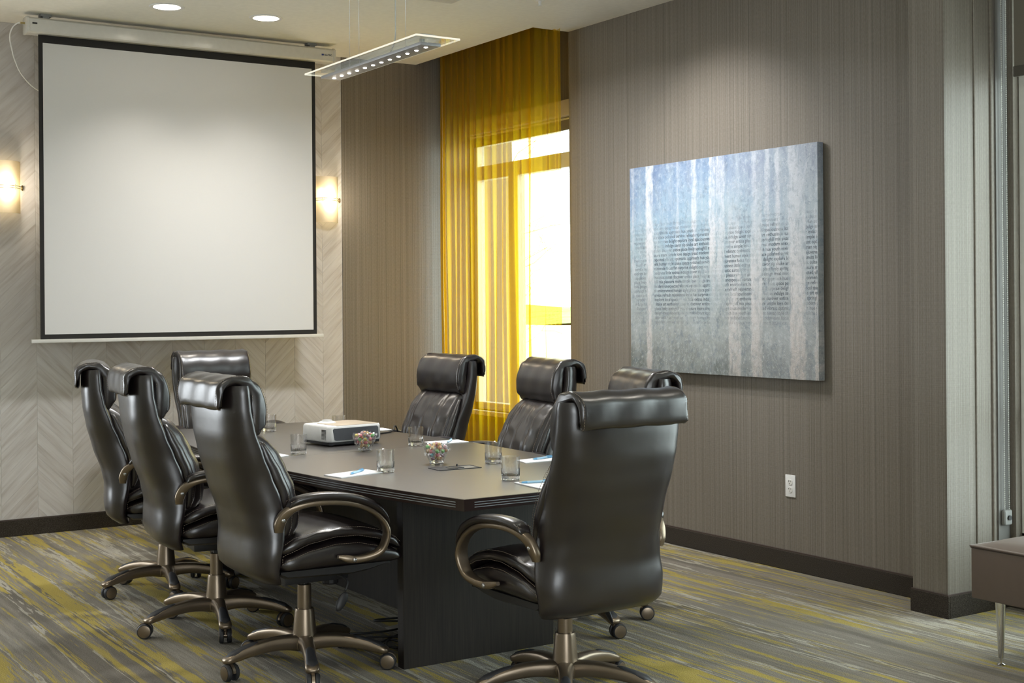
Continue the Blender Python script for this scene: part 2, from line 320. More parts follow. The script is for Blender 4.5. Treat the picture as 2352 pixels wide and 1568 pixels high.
class B:
    """collects simple solids into one mesh"""
    def __init__(s): s.v = []; s.f = []
    def add(s, v, f):
        b = len(s.v); s.v += [tuple(p) for p in v]; s.f += [tuple(i + b for i in q) for q in f]; return s
    def box(s, x0, x1, y0, y1, z0, z1):
        return s.add([(x0, y0, z0), (x1, y0, z0), (x1, y1, z0), (x0, y1, z0), (x0, y0, z1), (x1, y0, z1), (x1, y1, z1), (x0, y1, z1)],
                     [(0, 3, 2, 1), (4, 5, 6, 7), (0, 1, 5, 4), (1, 2, 6, 5), (2, 3, 7, 6), (3, 0, 4, 7)])
    def cyl(s, c, axis, r0, r1, h, n=24):
        ax = Vector(axis).normalized(); a = ax.orthogonal().normalized(); b = ax.cross(a); c = Vector(c); v = []
        for k, r in ((0, r0), (h, r1)):
            for i in range(n):
                t = 2 * math.pi * i / n; v.append(c + ax * k + (a * math.cos(t) + b * math.sin(t)) * r)
        f = [(i, (i + 1) % n, n + (i + 1) % n, n + i) for i in range(n)] + [tuple(range(n))[::-1], tuple(range(n, 2 * n))]
        return s.add(v, f)
    def lathe(s, c, prof, n=24, mod=None, caps=True):
        c = Vector(c); v = []; m = len(prof)
        for (r, z) in prof:
            for i in range(n):
                t = 2 * math.pi * i / n; rr = r * (mod(t, z) if mod else 1); v.append(c + Vector((rr * math.cos(t), rr * math.sin(t), z)))
        f = [(j * n + i, j * n + (i + 1) % n, (j + 1) * n + (i + 1) % n, (j + 1) * n + i) for j in range(m - 1) for i in range(n)]
        if caps and prof[0][0] > 1e-6: f.append(tuple(range(n))[::-1])
        if caps and prof[-1][0] > 1e-6: f.append(tuple(range((m - 1) * n, m * n)))
        return s.add(v, f)
    def loft(s, rows, closed=True, caps=True):
        n = len(rows[0]); v = [p for r in rows for p in r]; f = []
        for j in range(len(rows) - 1):
            for i in range(n if closed else n - 1):
                f.append((j * n + i, j * n + (i + 1) % n, (j + 1) * n + (i + 1) % n, (j + 1) * n + i))
        if caps and closed:
            f.append(tuple(range(n))[::-1]); f.append(tuple(range((len(rows) - 1) * n, len(rows) * n)))
        return s.add(v, f)
    def tube(s, pts, r, n=8):
        pts = [Vector(p) for p in pts]; rows = []; prev = None
        for i, p in enumerate(pts):
            d = (pts[min(i + 1, len(pts) - 1)] - pts[max(i - 1, 0)]).normalized()
            a = d.orthogonal().normalized() if prev is None else (prev - d * prev.dot(d)).normalized()
            prev = a; b = d.cross(a); rr = r(i / (len(pts) - 1)) if callable(r) else r
            rows.append([p + (a * math.cos(2 * math.pi * k / n) + b * math.sin(2 * math.pi * k / n)) * rr for k in range(n)])
        return s.loft(rows)
    def prism(s, poly, z0, z1):
        n = len(poly); v = [(x, y, z0) for x, y in poly] + [(x, y, z1) for x, y in poly]
        return s.add(v, [tuple(range(n))[::-1], tuple(range(n, 2 * n))] + [(i, (i + 1) % n, n + (i + 1) % n, n + i) for i in range(n)])
    def mesh(s, name='part', smooth=False, ang=None, bevel=0, seg=2):
        me = mesh(name, s.v, s.f); fix(me)
        if bevel:
            bm = bmesh.new(); bm.from_mesh(me)
            bmesh.ops.bevel(bm, geom=[e for e in bm.edges if len(e.link_faces) == 2 and e.calc_face_angle(0) > R(30)], offset=bevel, segments=seg, affect='EDGES', profile=0.6, clamp_overlap=True)
            bm.to_mesh(me); bm.free(); auto_smooth(me, 35)
        elif ang: auto_smooth(me, ang)
        elif smooth: me.polygons.foreach_set('use_smooth', [True] * len(me.polygons))
        return me
def tag(o, label, cat=None, group=None, kind=None):
    if label: o['label'] = label
    if cat: o['category'] = cat
    if group: o['group'] = group
    if kind: o['kind'] = kind
    return o
def thing(name, label, cat, loc=(0, 0, 0), rotz=0.0, group=None):
    o = bpy.data.objects.new(name, None); COL.objects.link(o); o.location = loc; o.rotation_euler = (0, 0, rotz); o.empty_display_size = 0.1
    return tag(o, label, cat, group)
def struct(name, me, mat, label=None):
    o = new_obj(name, me, mat); return tag(o, label, None, None, 'structure')
def lerp_tab(tab, x):
    if x <= tab[0][0]: return tab[0][1]
    for (a, fa), (b, fb) in zip(tab, tab[1:]):
        if x <= b:
            t = (x - a) / (b - a); t = t * t * (3 - 2 * t) * 0.35 + t * 0.65
            return fa + (fb - fa) * t
    return tab[-1][1]
def catmull(pts, n):
    pts = [Vector(p) for p in pts]; out = []
    P = [pts[0] * 2 - pts[1]] + pts + [pts[-1] * 2 - pts[-2]]
    for i in range(1, len(P) - 2):
        for k in range(n):
            t = k / n; a, b, c, d = P[i - 1], P[i], P[i + 1], P[i + 2]
            out.append(0.5 * ((2 * b) + (c - a) * t + (2 * a - 5 * b + 4 * c - d) * t * t + (3 * b - a - 3 * c + d) * t ** 3))
    out.append(pts[-1]); return out
def sgnpow(x, p): return math.copysign(abs(x) ** p, x)
def text_mesh(txt, size, depth=0.0004, align='LEFT', bold=0.0):
    cu = bpy.data.curves.new('txt', 'FONT'); cu.body = txt; cu.size = size; cu.extrude = depth; cu.align_x = align; cu.offset = bold; cu.resolution_u = 2
    o = bpy.data.objects.new('txt', cu); COL.objects.link(o); dg = bpy.context.evaluated_depsgraph_get(); dg.update()
    me = bpy.data.meshes.new_from_object(o.evaluated_get(dg)); COL.objects.unlink(o); bpy.data.objects.remove(o); bpy.data.curves.remove(cu)
    return me

# ------------------------------------------------------------------ room shell
XR, YB, ZC = 5.312, 9.085, 3.342
XW = 5.50            # window plane
X0, Y0 = -3.2, -3.0
ZT = 3.75
b = B().box(X0 - 0.3, 5.75, Y0 - 0.3, YB + 0.2, -0.1, 0.0); struct('floor', b.mesh(), CARPET, 'grey, cream and mustard streaked carpet floor')
b = B().box(X0 - 0.3, 5.02, 7.457, YB + 0.2, ZC, ZT + 0.1).box(X0 - 0.3, 5.9, Y0 - 0.3, 7.457, ZC, ZT + 0.1).box(5.02, 5.9, 7.457, YB + 0.2, ZT, ZT + 0.1)
struct('ceiling', b.mesh(), CEIL, 'cream painted ceiling with a recessed curtain pocket')
wb = struct('wall_back', B().box(X0 - 0.3, -1.95, YB + 0.002, YB + 0.2, 0, ZT).box(0.45, 4.382, YB + 0.002, YB + 0.2, 0, ZT).box(-1.95, 0.45, YB + 0.002, YB + 0.2, 0, 0.35).box(-1.95, 0.45, YB + 0.002, YB + 0.2, 2.85, ZT).mesh(), simple('plank_backing', (0.62, 0.60, 0.565), 0.8), 'wall of pale chevron wood planks behind the projection screen')
struct('wall_back_grey', B().box(4.382, 5.9, YB - 0.004, YB + 0.2, 0, ZT).mesh(), WALLP, 'grey striped wallpaper wall between chevron wall and curtain')
struct('wall_right', B().box(XR, 5.80, 4.30, 7.457, 0, ZT).mesh(), WALLP, 'grey striped wallpaper wall carrying the painting')
struct('wall_right_pilaster', B().box(5.098, 5.80, 4.14, 4.345, 0, ZC + 0.02).mesh(), WALLP, 'grey wallpapered pilaster at the end of the painting wall')
# window wall in the curtain niche, near window wall, rear wall with an added window opening, left wall
def wall_with_hole(name, axis, pos, thick, a0, a1, z1, holes, mat, label):
    """axis 'x': plane x=pos, spans y; holes = (a0,a1,z0,z1)"""
    bb = B(); cur = a0
    def bx(p0, p1, q0, q1):
        if p1 - p0 < 1e-4 or q1 - q0 < 1e-4: return
        if axis == 'x': bb.box(pos, pos + thick, p0, p1, q0, q1)
        else: bb.box(p0, p1, pos, pos + thick, q0, q1)
    for (h0, h1, k0, k1) in holes:
        bx(cur, h0, 0, z1); bx(h0, h1, 0, k0); bx(h0, h1, k1, z1); cur = h1
    bx(cur, a1, 0, z1)
    return struct(name, bb.mesh(), mat, label)
wall_with_hole('wall_window', 'x', XW, 0.2, 7.457, YB, ZT, [(7.50, 9.07, 0.66, 2.78)], WALLP, 'wallpapered wall around the window behind the curtain')
wall_with_hole('wall_right_near', 'x', XW + 0.05, 0.2, Y0, 4.14, ZT, [(0.85, 4.10, 0.30, 3.10)], WALLP, 'wall around the window beside the bench')
wall_with_hole('wall_rear', 'y', Y0 - 0.2, 0.2, X0, 5.75, ZT, [(-1.6, 1.4, 0.5, 2.8)], ROOMW, 'painted wall with one added window')
wall_with_hole('wall_left', 'x', X0 - 0.2, 0.2, Y0, YB, ZT, [], ROOMW, 'plain painted side wall')

def baseboard(name, x0, x1, y0, y1, h=0.104):
    o = struct(name, B().box(x0, x1, y0, y1, 0, h).mesh(bevel=0.003, seg=1), BASE, 'dark carpet base strip along the wall')
    return o
baseboard('baseboard_back', X0, XW, YB - 0.014, YB + 0.002)
baseboard('baseboard_right', XR - 0.012, XR + 0.002, 4.33, 7.47)
struct('baseboard_pilaster', B().box(5.086, 5.1, 4.128, 4.352, 0, 0.104).box(5.1, XW + 0.05, 4.128, 4.142, 0, 0.104).mesh(bevel=0.002, seg=1), BASE, 'dark carpet base strip around the pilaster')
struct('baseboard_window', B().box(XW + 0.036, XW + 0.052, Y0, 4.14, 0, 0.104).mesh(), BASE, 'dark carpet base strip under the window')
CAPM = simple('base_cap_brown', (0.05, 0.035, 0.03), 0.5)
struct('trim_1', B().box(XR - 0.010, XR + 0.001, 4.345, 7.465, 0.103, 0.110).mesh(), CAPM, 'thin brown cap along the base strip')
struct('trim_2', B().box(X0, XW, YB - 0.012, YB, 0.103, 0.110).mesh(), CAPM, 'thin brown cap along the base strip of the chevron wall')
struct('trim_3', B().box(5.088, 5.1, 4.13, 4.35, 0.103, 0.110).box(5.1, XW + 0.05, 4.13, 4.14, 0.103, 0.110).mesh(), CAPM, 'thin brown cap around the pilaster base')
struct('trim_4', B().cyl((5.311, 4.138, 0.11), (0, 0, 1), 0.006, 0.006, ZC - 0.11, 8).mesh(ang=60), WALLP, 'wallpapered corner bead')
struct('trim_5', B().cyl((5.432, 4.138, 0.11), (0, 0, 1), 0.009, 0.009, ZC - 0.11, 8).mesh(ang=60), WALLP, 'wallpapered corner bead')
struct('trim_6', B().box(5.462, XW + 0.05, 4.132, 4.14, 0.30, ZC).mesh(), simple('channel_grey', (0.15, 0.145, 0.135), 0.5), 'grey side channel for the roller shade')
struct('trim_7', B().box(5.245, 5.252, YB - 0.012, YB - 0.004, 0.11, ZT).mesh(), simple('white_edge_bead', (0.6, 0.58, 0.54), 0.5), 'thin pale edge bead beside the curtain')

# chevron planks -------------------------------------------------------------
CW, XO, PITCH, SL = 0.2284, 2.163, 0.085, 1.0
def clip_poly(poly, z0, z1):
    for lim, keep in ((z0, lambda z: z >= z0), (z1, lambda z: z <= z1)):
        out = []
        for i in range(len(poly)):
            a, c = poly[i], poly[(i + 1) % len(poly)]
            ka, kc = keep(a[1]), keep(c[1])
            if ka: out.append(a)
            if ka != kc:
                t = (lim - a[1]) / (c[1] - a[1]); out.append((a[0] + (c[0] - a[0]) * t, lim))
        poly = out
        if len(poly) < 3: return []
    return poly
def plank_solid(poly, th):
    n = len(poly); cx = sum(p[0] for p in poly) / n; cz = sum(p[1] for p in poly) / n
    ins = [(cx + (x - cx) * (1 - 0.0022 / max(0.02, abs(x - cx) + 0.02)), cz + (z - cz) * (1 - 0.0022 / max(0.02, abs(z - cz) + 0.02))) for x, z in poly]
    v = [(x, 0, z) for x, z in poly] + [(x, -th * 0.4, z) for x, z in poly] + [(x, -th, z) for x, z in ins]
    f = [tuple(range(2 * n, 3 * n))]
    for k in (0, n):
        f += [(k + i, k + (i + 1) % n, k + n + (i + 1) % n, k + n + i) for i in range(n)]
    return v, f
def attr(me, name, vals):
    a = me.attributes.new(name, 'FLOAT', 'POINT'); a.data.foreach_set('value', vals)
shared = {}
stuffV, stuffF, stuffR, stuffD = [], [], [], []
def vis(x, z):
    if x < 1.86 or x > 4.39: return False
    if 2.16 < x < 3.92 and 1.40 < z < 3.20: return False
    return True
c0 = int(math.floor((X0 - XO) / CW)); c1 = int(math.ceil((4.382 - XO) / CW)); nplank = 0
for ci in range(c0, c1):
    xa, xb = XO + ci * CW, XO + (ci + 1) * CW
    fa, fb = max(xa, X0), min(xb, 4.382)
    if fb - fa < 0.004: continue
    up_dir = -1 if ci % 2 == 0 else 1           # right of the origin the planks fall
    for k in range(-3, int(ZC / PITCH) + 4):
        def zz(x): return k * PITCH + (SL * (x - xa) if up_dir > 0 else SL * (xb - x)) - CW
        g = 0.0004
        poly = [(fa + g, zz(fa) + g), (fb - g, zz(fb) + g), (fb - g, zz(fb) + PITCH - g), (fa + g, zz(fa) + PITCH - g)]
        full = min(p[1] for p in poly) >= 0.104 and max(p[1] for p in poly) <= ZC and fa == xa and fb == xb
        poly = clip_poly(poly, 0.100, ZC)
        if not poly: continue
        if fb > -1.93 and fa < 0.43 and max(p[1] for p in poly) > 0.36 and min(p[1] for p in poly) < 2.84: continue
        cx = sum(p[0] for p in poly) / len(poly); cz = sum(p[1] for p in poly) / len(poly)
        loc = [(x - cx, z - cz) for x, z in poly]
        if vis(cx, cz) and nplank < 300:
            key = (up_dir,) if full else None
            me = shared.get(key) if full else None
            if me is None:
                v, f = plank_solid(loc, 0.002); me = fix(mesh('plank', v, f)); attr(me, 'rnd', [0.0] * len(v)); attr(me, 'dir', [float(up_dir)] * len(v))
                if full: shared[key] = me
            new_obj('plank', me, PLANK, wb, (cx, YB + 0.002, cz)); nplank += 1
        else:
            v, f = plank_solid(loc, 0.002); bse = len(stuffV); r = random.random()
            stuffV += [(x + cx, y + YB + 0.002, z + cz) for x, y, z in v]; stuffF += [tuple(i + bse for i in q) for q in f]
            stuffR += [r] * len(v); stuffD += [float(up_dir)] * len(v)
me = mesh('planks', stuffV, stuffF); fix(me); attr(me, 'rnd', stuffR); attr(me, 'dir', stuffD)
o = new_obj('plank_field', me, PLANK, wb); o['kind'] = 'stuff'

# windows --------------------------------------------------------------------
def window_far():
    w = bpy.data.objects.new('window_1', None); COL.objects.link(w); tag(w, 'tall window behind the yellow curtain', None, None, 'structure')
    X = XW + 0.03
    y0, y1, z0, z1 = 7.50, 9.07, 0.66, 2.78
    bb = B().box(X, X + 0.07, y0, y0 + 0.07, z0, z1).box(X, X + 0.07, y1 - 0.05, y1, z0, z1).box(X, X + 0.07, y0, y1, z1 - 0.05, z1).box(X, X + 0.07, y0, y1, z0, z0 + 0.06)
    new_obj('window_frame', bb.mesh(bevel=0.004, seg=1), FRAMEW, w)
    new_obj('transom_bar', B().box(X, X + 0.07, y0 + 0.07, y1 - 0.05, 2.46, 2.57).mesh(bevel=0.004, seg=1), FRAMEW, w)
    new_obj('mullion', B().box(X, X + 0.07, 8.44, 8.57, z0 + 0.06, 2.46).mesh(bevel=0.004, seg=1), FRAMEW, w)
    for (a, c, k, l) in ((y0 + .07, 8.44, z0 + .06, 2.46), (8.57, y1 - .05, z0 + .06, 2.46), (y0 + .07, y1 - .05, 2.57, z1 - .05)):
        new_obj('pane', B().box(X + 0.03, X + 0.036, a, c, k, l).mesh(), PANE, w)
    new_obj('window_sill', B().box(XW - 0.05, X + 0.02, 7.47, 9.075, 0.625, 0.66).mesh(bevel=0.005, seg=2), FRAMEW, w)
    return w
window_far()
sh = thing('roller_shade', 'rolled up shade in a beige cassette above the curtained window', 'roller shade', (XW - 0.05, 8.25, 2.80))
new_obj('cassette', B().box(-0.05, 0.05, -0.76, 0.76, 0.0, 0.11).mesh(bevel=0.006), simple('cassette_beige', (0.42, 0.37, 0.29), 0.5), sh)
new_obj('shade_cloth', B().box(0.010, 0.014, -0.74, 0.74, -0.09, 0.0).mesh(), CLOTH, sh)
new_obj('hem_bar', B().cyl((0.012, -0.75, -0.01), (0, 1, 0), 0.009, 0.009, 1.5, 10).mesh(ang=50), FRAMEW, sh)

def window_near():
    w = bpy.data.objects.new('window_2', None); COL.objects.link(w); tag(w, 'tall window beside the taupe bench', None, None, 'structure')
    X = XW + 0.09; y0, y1, z0, z1 = 0.85, 4.10, 0.30, 3.10
    bb = B().box(X, X + 0.08, y0, y0 + 0.06, z0, z1).box(X, X + 0.08, y1 - 0.05, y1, z0, z1).box(X, X + 0.08, y0, y1, z1 - 0.06, z1).box(X, X + 0.08, y0, y1, z0, z0 + 0.06)
    new_obj('window_frame', bb.mesh(bevel=0.004, seg=1), FRAMEW, w)
    new_obj('gasket', B().box(X + 0.02, X + 0.05, y1 - 0.062, y1 - 0.05, z0 + .06, z1 - .06).mesh(), GASKET, w)
    new_obj('gasket', B().box(X + 0.02, X + 0.05, y1 - 0.092, y1 - 0.08, z0 + .06, z1 - .06).mesh(), GASKET, w)
    new_obj('rail', B().box(X - 0.01, X + 0.07, y0 + 0.06, y1 - 0.05, 0.905, 0.962).mesh(bevel=0.003, seg=1), FRAMEG, w)
    for ym in (2.35,): new_obj('mullion', B().box(X, X + 0.07, ym - .04, ym + .04, z0 + .06, z1 - .06).mesh(bevel=0.003, seg=1), FRAMEW, w)
    for (a, c) in ((y0 + .06, 2.31), (2.39, y1 - .09)):
        for (k, l) in ((z0 + .06, 0.905), (0.962, z1 - .06)):
            new_obj('pane', B().box(X + 0.03, X + 0.036, a, c, k, l).mesh(), PANE, w)
window_near()
sh = thing('roller_shade', 'half lowered taupe roller shade on the window beside the bench', 'roller shade', (XW + 0.030, 3.225, 2.555))
new_obj('shade_cloth', B().box(-0.002, 0.002, -0.86, 0.850, 0.045, 0.74).mesh(), CLOTH, sh)
new_obj('hem_bar', B().box(-0.008, 0.008, -0.86, 0.853, 0.0, 0.052).mesh(bevel=0.004), simple('hem_cloth', (0.10, 0.09, 0.075), 0.8), sh)
new_obj('roller', B().cyl((-0.02, -0.88, 0.755), (0, 1, 0), 0.028, 0.028, 1.76, 16).mesh(ang=50), FRAMEG, sh)
ch = thing('beaded_shade_chain', 'looped beaded pull chain of the roller shade with grey clip', 'chain', (5.50, 4.118, 0.0))
bb = B()
for sxx in (-0.012, 0.022):
    z = 0.47
    while z < 3.30:
        bb.lathe((sxx, 0, z), [(0.0008, -0.0035), (0.0035, 0), (0.0008, 0.0035)], 6); z += 0.0092
    bb.tube([(sxx, 0, 0.46), (sxx, 0, 3.3)], 0.0009, 4)
o = new_obj('bead_strand', bb.mesh(smooth=True), simple('bead_white', (0.62, 0.62, 0.58), 0.3), ch)
new_obj('chain_clip', B().box(-0.024, 0.034, -0.012, 0.014, 0.40, 0.475).mesh(bevel=0.012, seg=3), GREYP, ch)
new_obj('chain_wheel', B().cyl((0.005, -0.02, 0.437), (0, 1, 0), 0.012, 0.012, 0.01, 16).mesh(ang=50), BLACKP, ch)
# unseen window added left of view, a bright source for the chair backs
w = bpy.data.objects.new('added_window_back', None); COL.objects.link(w); tag(w, 'added unseen window at the far left of the chevron wall', None, None, 'structure')
bb = B().box(-1.95, 0.45, YB - .01, YB + .12, 0.35, 0.43).box(-1.95, 0.45, YB - .01, YB + .12, 2.77, 2.85).box(-1.95, -1.87, YB - .01, YB + .12, .43, 2.77).box(0.37, 0.45, YB - .01, YB + .12, .43, 2.77).box(-.79, -.71, YB, YB + .12, .43, 2.77)
new_obj('window_frame', bb.mesh(), FRAMEW, w)

w = bpy.data.objects.new('added_window_rear', None); COL.objects.link(w); tag(w, 'added unseen window in the painted rear wall', None, None, 'structure')  # unseen window behind the camera, added to raise ambient daylight
bb = B().box(-1.6, 1.4, Y0 - .12, Y0 - .05, 0.5, 0.56).box(-1.6, 1.4, Y0 - .12, Y0 - .05, 2.74, 2.8).box(-1.6, -1.54, Y0 - .12, Y0 - .05, 0.56, 2.74).box(1.34, 1.4, Y0 - .12, Y0 - .05, 0.56, 2.74).box(-.13, -.07, Y0 - .12, Y0 - .05, 0.56, 2.74)
new_obj('window_frame', bb.mesh(), FRAMEW, w)
# outside -------------------------------------------------------------------
struct('ground_pavement', B().box(5.95, 110, -20, 160, -0.35, -0.15).mesh(), PAVE, 'pale paved lot outside the window')
def bank():
    V = []; N = 24
    for i in range(N + 1):
        for j, (d, z) in enumerate(((0, -0.2), (14, 0.5), (40, 1.3), (60, 1.2))):
            t = i / N; x = 46 + t * 30 - 30 * 0 + d * 0.55; y = 150 - t * 130 + d * 0.83
            V.append((x, y, z + 0.25 * math.sin(i * 1.7 + j)))
    Fc = [(i * 4 + j, (i + 1) * 4 + j, (i + 1) * 4 + j + 1, i * 4 + j + 1) for i in range(N) for j in range(3)]
    return mesh('bank', V, Fc, True)
struct('ground_lawn', bank(), GRASS, 'green lawn bank beyond the paved lot')

# ------------------------------------------------------------------ curtain
def curtain():
    y0, y1 = 7.375, 8.965; rnd = random.Random(5)
    # fold centres irregular
    pts = []; y = 0.0
    while y < 1.0:
        pts.append(y); y += rnd.uniform(0.035, 0.080)
    pts.append(1.0)
    cols = []; n = 14
    for i in range(len(pts) - 1):
        amp = rnd.uniform(0.018, 0.036); over = rnd.choice((2.4, 3.4, 4.2, 4.8)) if pts[i] > 0.20 else rnd.choice((0.4, 2.4, 3.4))
        for k in range(n):
            t = k / n; ph = 2 * math.pi * t
            cols.append((pts[i] + (pts[i + 1] - pts[i]) * (t + over * 0.12 * math.sin(ph)), amp * math.sin(ph)))
    cols.append((1.0, 0.0))
    zs = [0.02 + (ZT - 0.06 - 0.02) * j / 26 for j in range(27)]
    V = []
    for z in zs:
        h = (z - zs[0]) / (zs[-1] - zs[0]); g = 0.72 + 0.5 * (1 - h)
        for (s, a) in cols:
            yy = y0 + (y1 - y0) * s + 0.010 * math.sin(z * 1.9 + s * 23) * (1 - h)
            V.append((5.185 + a * g + 0.008 * math.sin(z * 2.3 + s * 31) * (1 - h), yy, z))
    m = len(cols); Fc = [(j * m + i, j * m + i + 1, (j + 1) * m + i + 1, (j + 1) * m + i) for j in range(len(zs) - 1) for i in range(m - 1)]
    t = thing('sheer_curtain', 'floor length mustard yellow sheer curtain hanging over the window', 'curtain', (0, 0, 0))
    new_obj('curtain_fabric', mesh('curtain', V, Fc, True), SHEER, t)
    new_obj('curtain_track', B().box(5.155, 5.215, 7.46, 9.07, ZT - 0.06, ZT - 0.035).mesh(), ALU, t)
curtain()

# ------------------------------------------------------------------ projection screen
def screen():
    Y = 8.72; t = thing('projection_screen', 'large white pull-down projection screen with black border hung from ceiling', 'screen', (3.05, Y, 1.26))
    L = lambda me, nm, mt, p=t: new_obj(nm, me, mt, p, (-3.05, -Y, -1.26) if p is t else None)
    bd = B().box(2.100, 4.003, Y - 0.001, Y + 0.001, 1.284, 3.23); L(bd.mesh(), 'border_fabric', BLACKF)
    L(B().box(2.127, 3.976, Y - 0.0025, Y - 0.001, 1.316, 3.162).mesh(), 'screen_surface', SCREEN)
    L(B().box(2.044, 4.05, Y - 0.012, Y + 0.012, 1.262, 1.285).mesh(bevel=0.003), 'bottom_bar', simple('bar_offwhite', (0.62, 0.61, 0.57), 0.4))
    sec = [(-0.055, 3.222), (-0.045, 3.212), (0.045, 3.212), (0.055, 3.222), (0.055, 3.30), (0.045, 3.312), (-0.035, 3.312), (-0.055, 3.298)]
    case = L(B().loft([[(x, Y + a, z) for a, z in sec] for x in (2.035, 4.128)]).mesh(bevel=0.003), 'housing', CASEW)
    for x in (2.019, 4.123):
        L(B().loft([[(x + d, Y + a * 1.06, 3.262 + (z - 3.262) * 1.06) for a, z in sec] for d in (0, 0.018)]).mesh(bevel=0.003), 'end_cap', CASEW)
    for x in (2.145, 3.975):
        L(B().box(x - 0.035, x + 0.035, Y - 0.02, Y + 0.035, 3.326, 3.342).box(x - 0.02, x + 0.02, Y - 0.02, Y + 0.03, 3.31, 3.328).mesh(bevel=0.002, seg=1), 'bracket', GREYP)
    L(B().box(2.052, 2.082, Y - 0.0575, Y - 0.054, 3.266, 3.276).mesh(bevel=0.001, seg=1), 'sensor_window', BLACKP)
    lx = 4.030
    L(B().add([(lx, Y - 0.0562, 3.255), (lx + 0.016, Y - 0.0562, 3.255), (lx + 0.018, Y - 0.0562, 3.267), (lx, Y - 0.0562, 3.267)], [(0, 1, 2, 3)]).mesh(), 'logo_mark', LOGOB)
    tm = text_mesh('ALLTEC', 0.017, 0.0002, bold=0.0003)
    new_obj('logo_lettering', tm, LOGOK, t, (lx + 0.021 - 3.05, -0.0564, 3.2555 - 1.26), (R(90), 0, 0))
    cord = catmull([(2.02, Y, 3.275), (1.985, Y + 0.01, 3.277), (1.955, Y + 0.04, 3.25), (1.945, Y + 0.08, 3.20), (1.965, Y + 0.12, 3.13), (1.995, Y + 0.16, 3.06), (2.04, Y + 0.20, 2.99), (2.12, Y + 0.27, 2.93), (2.22, Y + 0.34, 2.89)], 6)
    L(B().tube(cord, 0.0042, 8).mesh(smooth=True), 'power_cord', WHITEP)
    L(B().cyl((2.022, Y, 3.275), (-1, 0, 0), 0.006, 0.006, 0.03, 10).mesh(ang=50), 'cord_gland', simple('brass', (0.45, 0.36, 0.16), 0.3, metal=0.9))
screen()

# ------------------------------------------------------------------ sconces
def sconce(x, label):
    t = thing('wall_sconce', label, 'wall lamp', (x, YB, 2.268), 0, 'glowing frosted sconces beside the screen')
    hw, hh, dep = 0.105, 0.168, 0.095
    def row(z, off):
        return [Vector((hw * 1.0 * math.sin(a) / math.sin(R(62)), -(math.cos(a) - math.cos(R(62))) * dep / (1 - math.cos(R(62))) - 0.015 + off, z)) for a in [R(-62 + 124 * i / 20) for i in range(21)]]
    bb = B(); rows = []
    for z in (-hh, hh):
        r1 = row(z, 0.0); r2 = row(z, 0.005); rows.append(r1 + r2[::-1])
    bb.loft(rows); new_obj('glass_shade', bb.mesh(ang=40), SHADEG, t)
    new_obj('backplate', B().box(-0.06, 0.06, -0.012, 0.0, -0.10, 0.10).mesh(bevel=0.003), ALU, t)
    for (bx, bz) in ((-0.045, 0.035), (0.035, -0.02)):
        new_obj('bulb', B().lathe((bx, -0.05, bz), [(0.004, -0.055), (0.016, -0.045), (0.019, -0.01), (0.019, 0.02), (0.012, 0.045), (0.002, 0.055)], 14).mesh(smooth=True), BULB, t)
    for dz in (0.007, -0.007):
        pts = [p + Vector((0, -0.006, 0)) for p in row(dz, 0)]
        pts = [pts[0] + Vector((-0.012, 0.01, 0))] + pts + [pts[-1] + Vector((0.012, 0.01, 0))]
        new_obj('metal_band', B().tube(pts, 0.0022, 6).mesh(smooth=True), simple('dark_brass', (0.22, 0.16, 0.07), 0.3, metal=0.9), t)
    for px in (-0.055, 0.055):
        new_obj('clamp_pin', B().cyl((px, -0.098, -0.017), (0, 0, 1), 0.003, 0.003, 0.034, 8).mesh(ang=50), simple('dark_brass', (0.22, 0.16, 0.07), 0.3, metal=0.9), t)
    for s in (-1, 1):
        new_obj('finial', B().lathe((s * (hw + 0.012), -0.018, 0), [(0.002, -0.018), (0.007, -0.012), (0.007, 0.012), (0.002, 0.018)], 10).mesh(smooth=True), simple('dark_brass', (0.22, 0.16, 0.07), 0.3, metal=0.9), t)
    light('sconce_glow', 'POINT', (x, YB - 0.16, 2.268), (0, 0, -1), 4.5, (1.0, 0.86, 0.66), shadow_soft_size=0.05)
sconce(4.236, 'frosted glass wall sconce between the screen edge and the grey wallpaper')
sconce(1.958, 'frosted glass wall sconce beside the screen power cord')

# ------------------------------------------------------------------ ceiling lamps
def downlight(x, y, label, energy, col=(1.0, 0.93, 0.82), aim=(0, 0, -1), blend=1.0, size=104):
    t = thing('recessed_downlight', label, 'ceiling lamp', (x, y, ZC), 0, 'round recessed ceiling lights')
    new_obj('trim_ring', B().lathe((0, 0, 0), [(0.083, -0.004), (0.104, -0.006), (0.108, -0.001), (0.108, 0.0), (0.083, 0.0)], 36, None, False).mesh(ang=40), WHITEP, t)
    new_obj('lens', B().lathe((0, 0, 0), [(0.0, -0.0025), (0.084, -0.0025), (0.084, -0.0005), (0.0, -0.0005)], 36).mesh(ang=40), LAMP, t)
    light('downlight_lamp', 'SPOT', (x, y, ZC - 0.015), aim, energy, col, spot_size=R(size), spot_blend=blend, shadow_soft_size=0.07)
downlight(2.727, 8.105, 'round recessed ceiling light in front of the screen, on the cord side', 60)
downlight(3.376, 8.095, 'round recessed ceiling light in front of the screen, on the curtain side', 60)
downlight(4.30, 5.95, 'round recessed ceiling light close to the painting wall', 115, (1.0, 0.96, 0.91), (0.62, 0, -1), 1.0, 88)
for i, (x, y) in enumerate(((1.2, 6.2), (1.2, 3.6), (4.2, 3.6), (1.2, 1.2), (3.4, 1.4))):
    downlight(x, y, ['round recessed ceiling light over the open carpet', 'round recessed ceiling light over the open carpet', 'round recessed ceiling light near the pilaster', 'round recessed ceiling light over the open carpet', 'round recessed ceiling light over the open carpet'][i], 46)
v = thing('ceiling_light_panel', 'flat white square ceiling light panel between the table and the curtain', 'ceiling lamp', (3.85, 6.75, ZC))
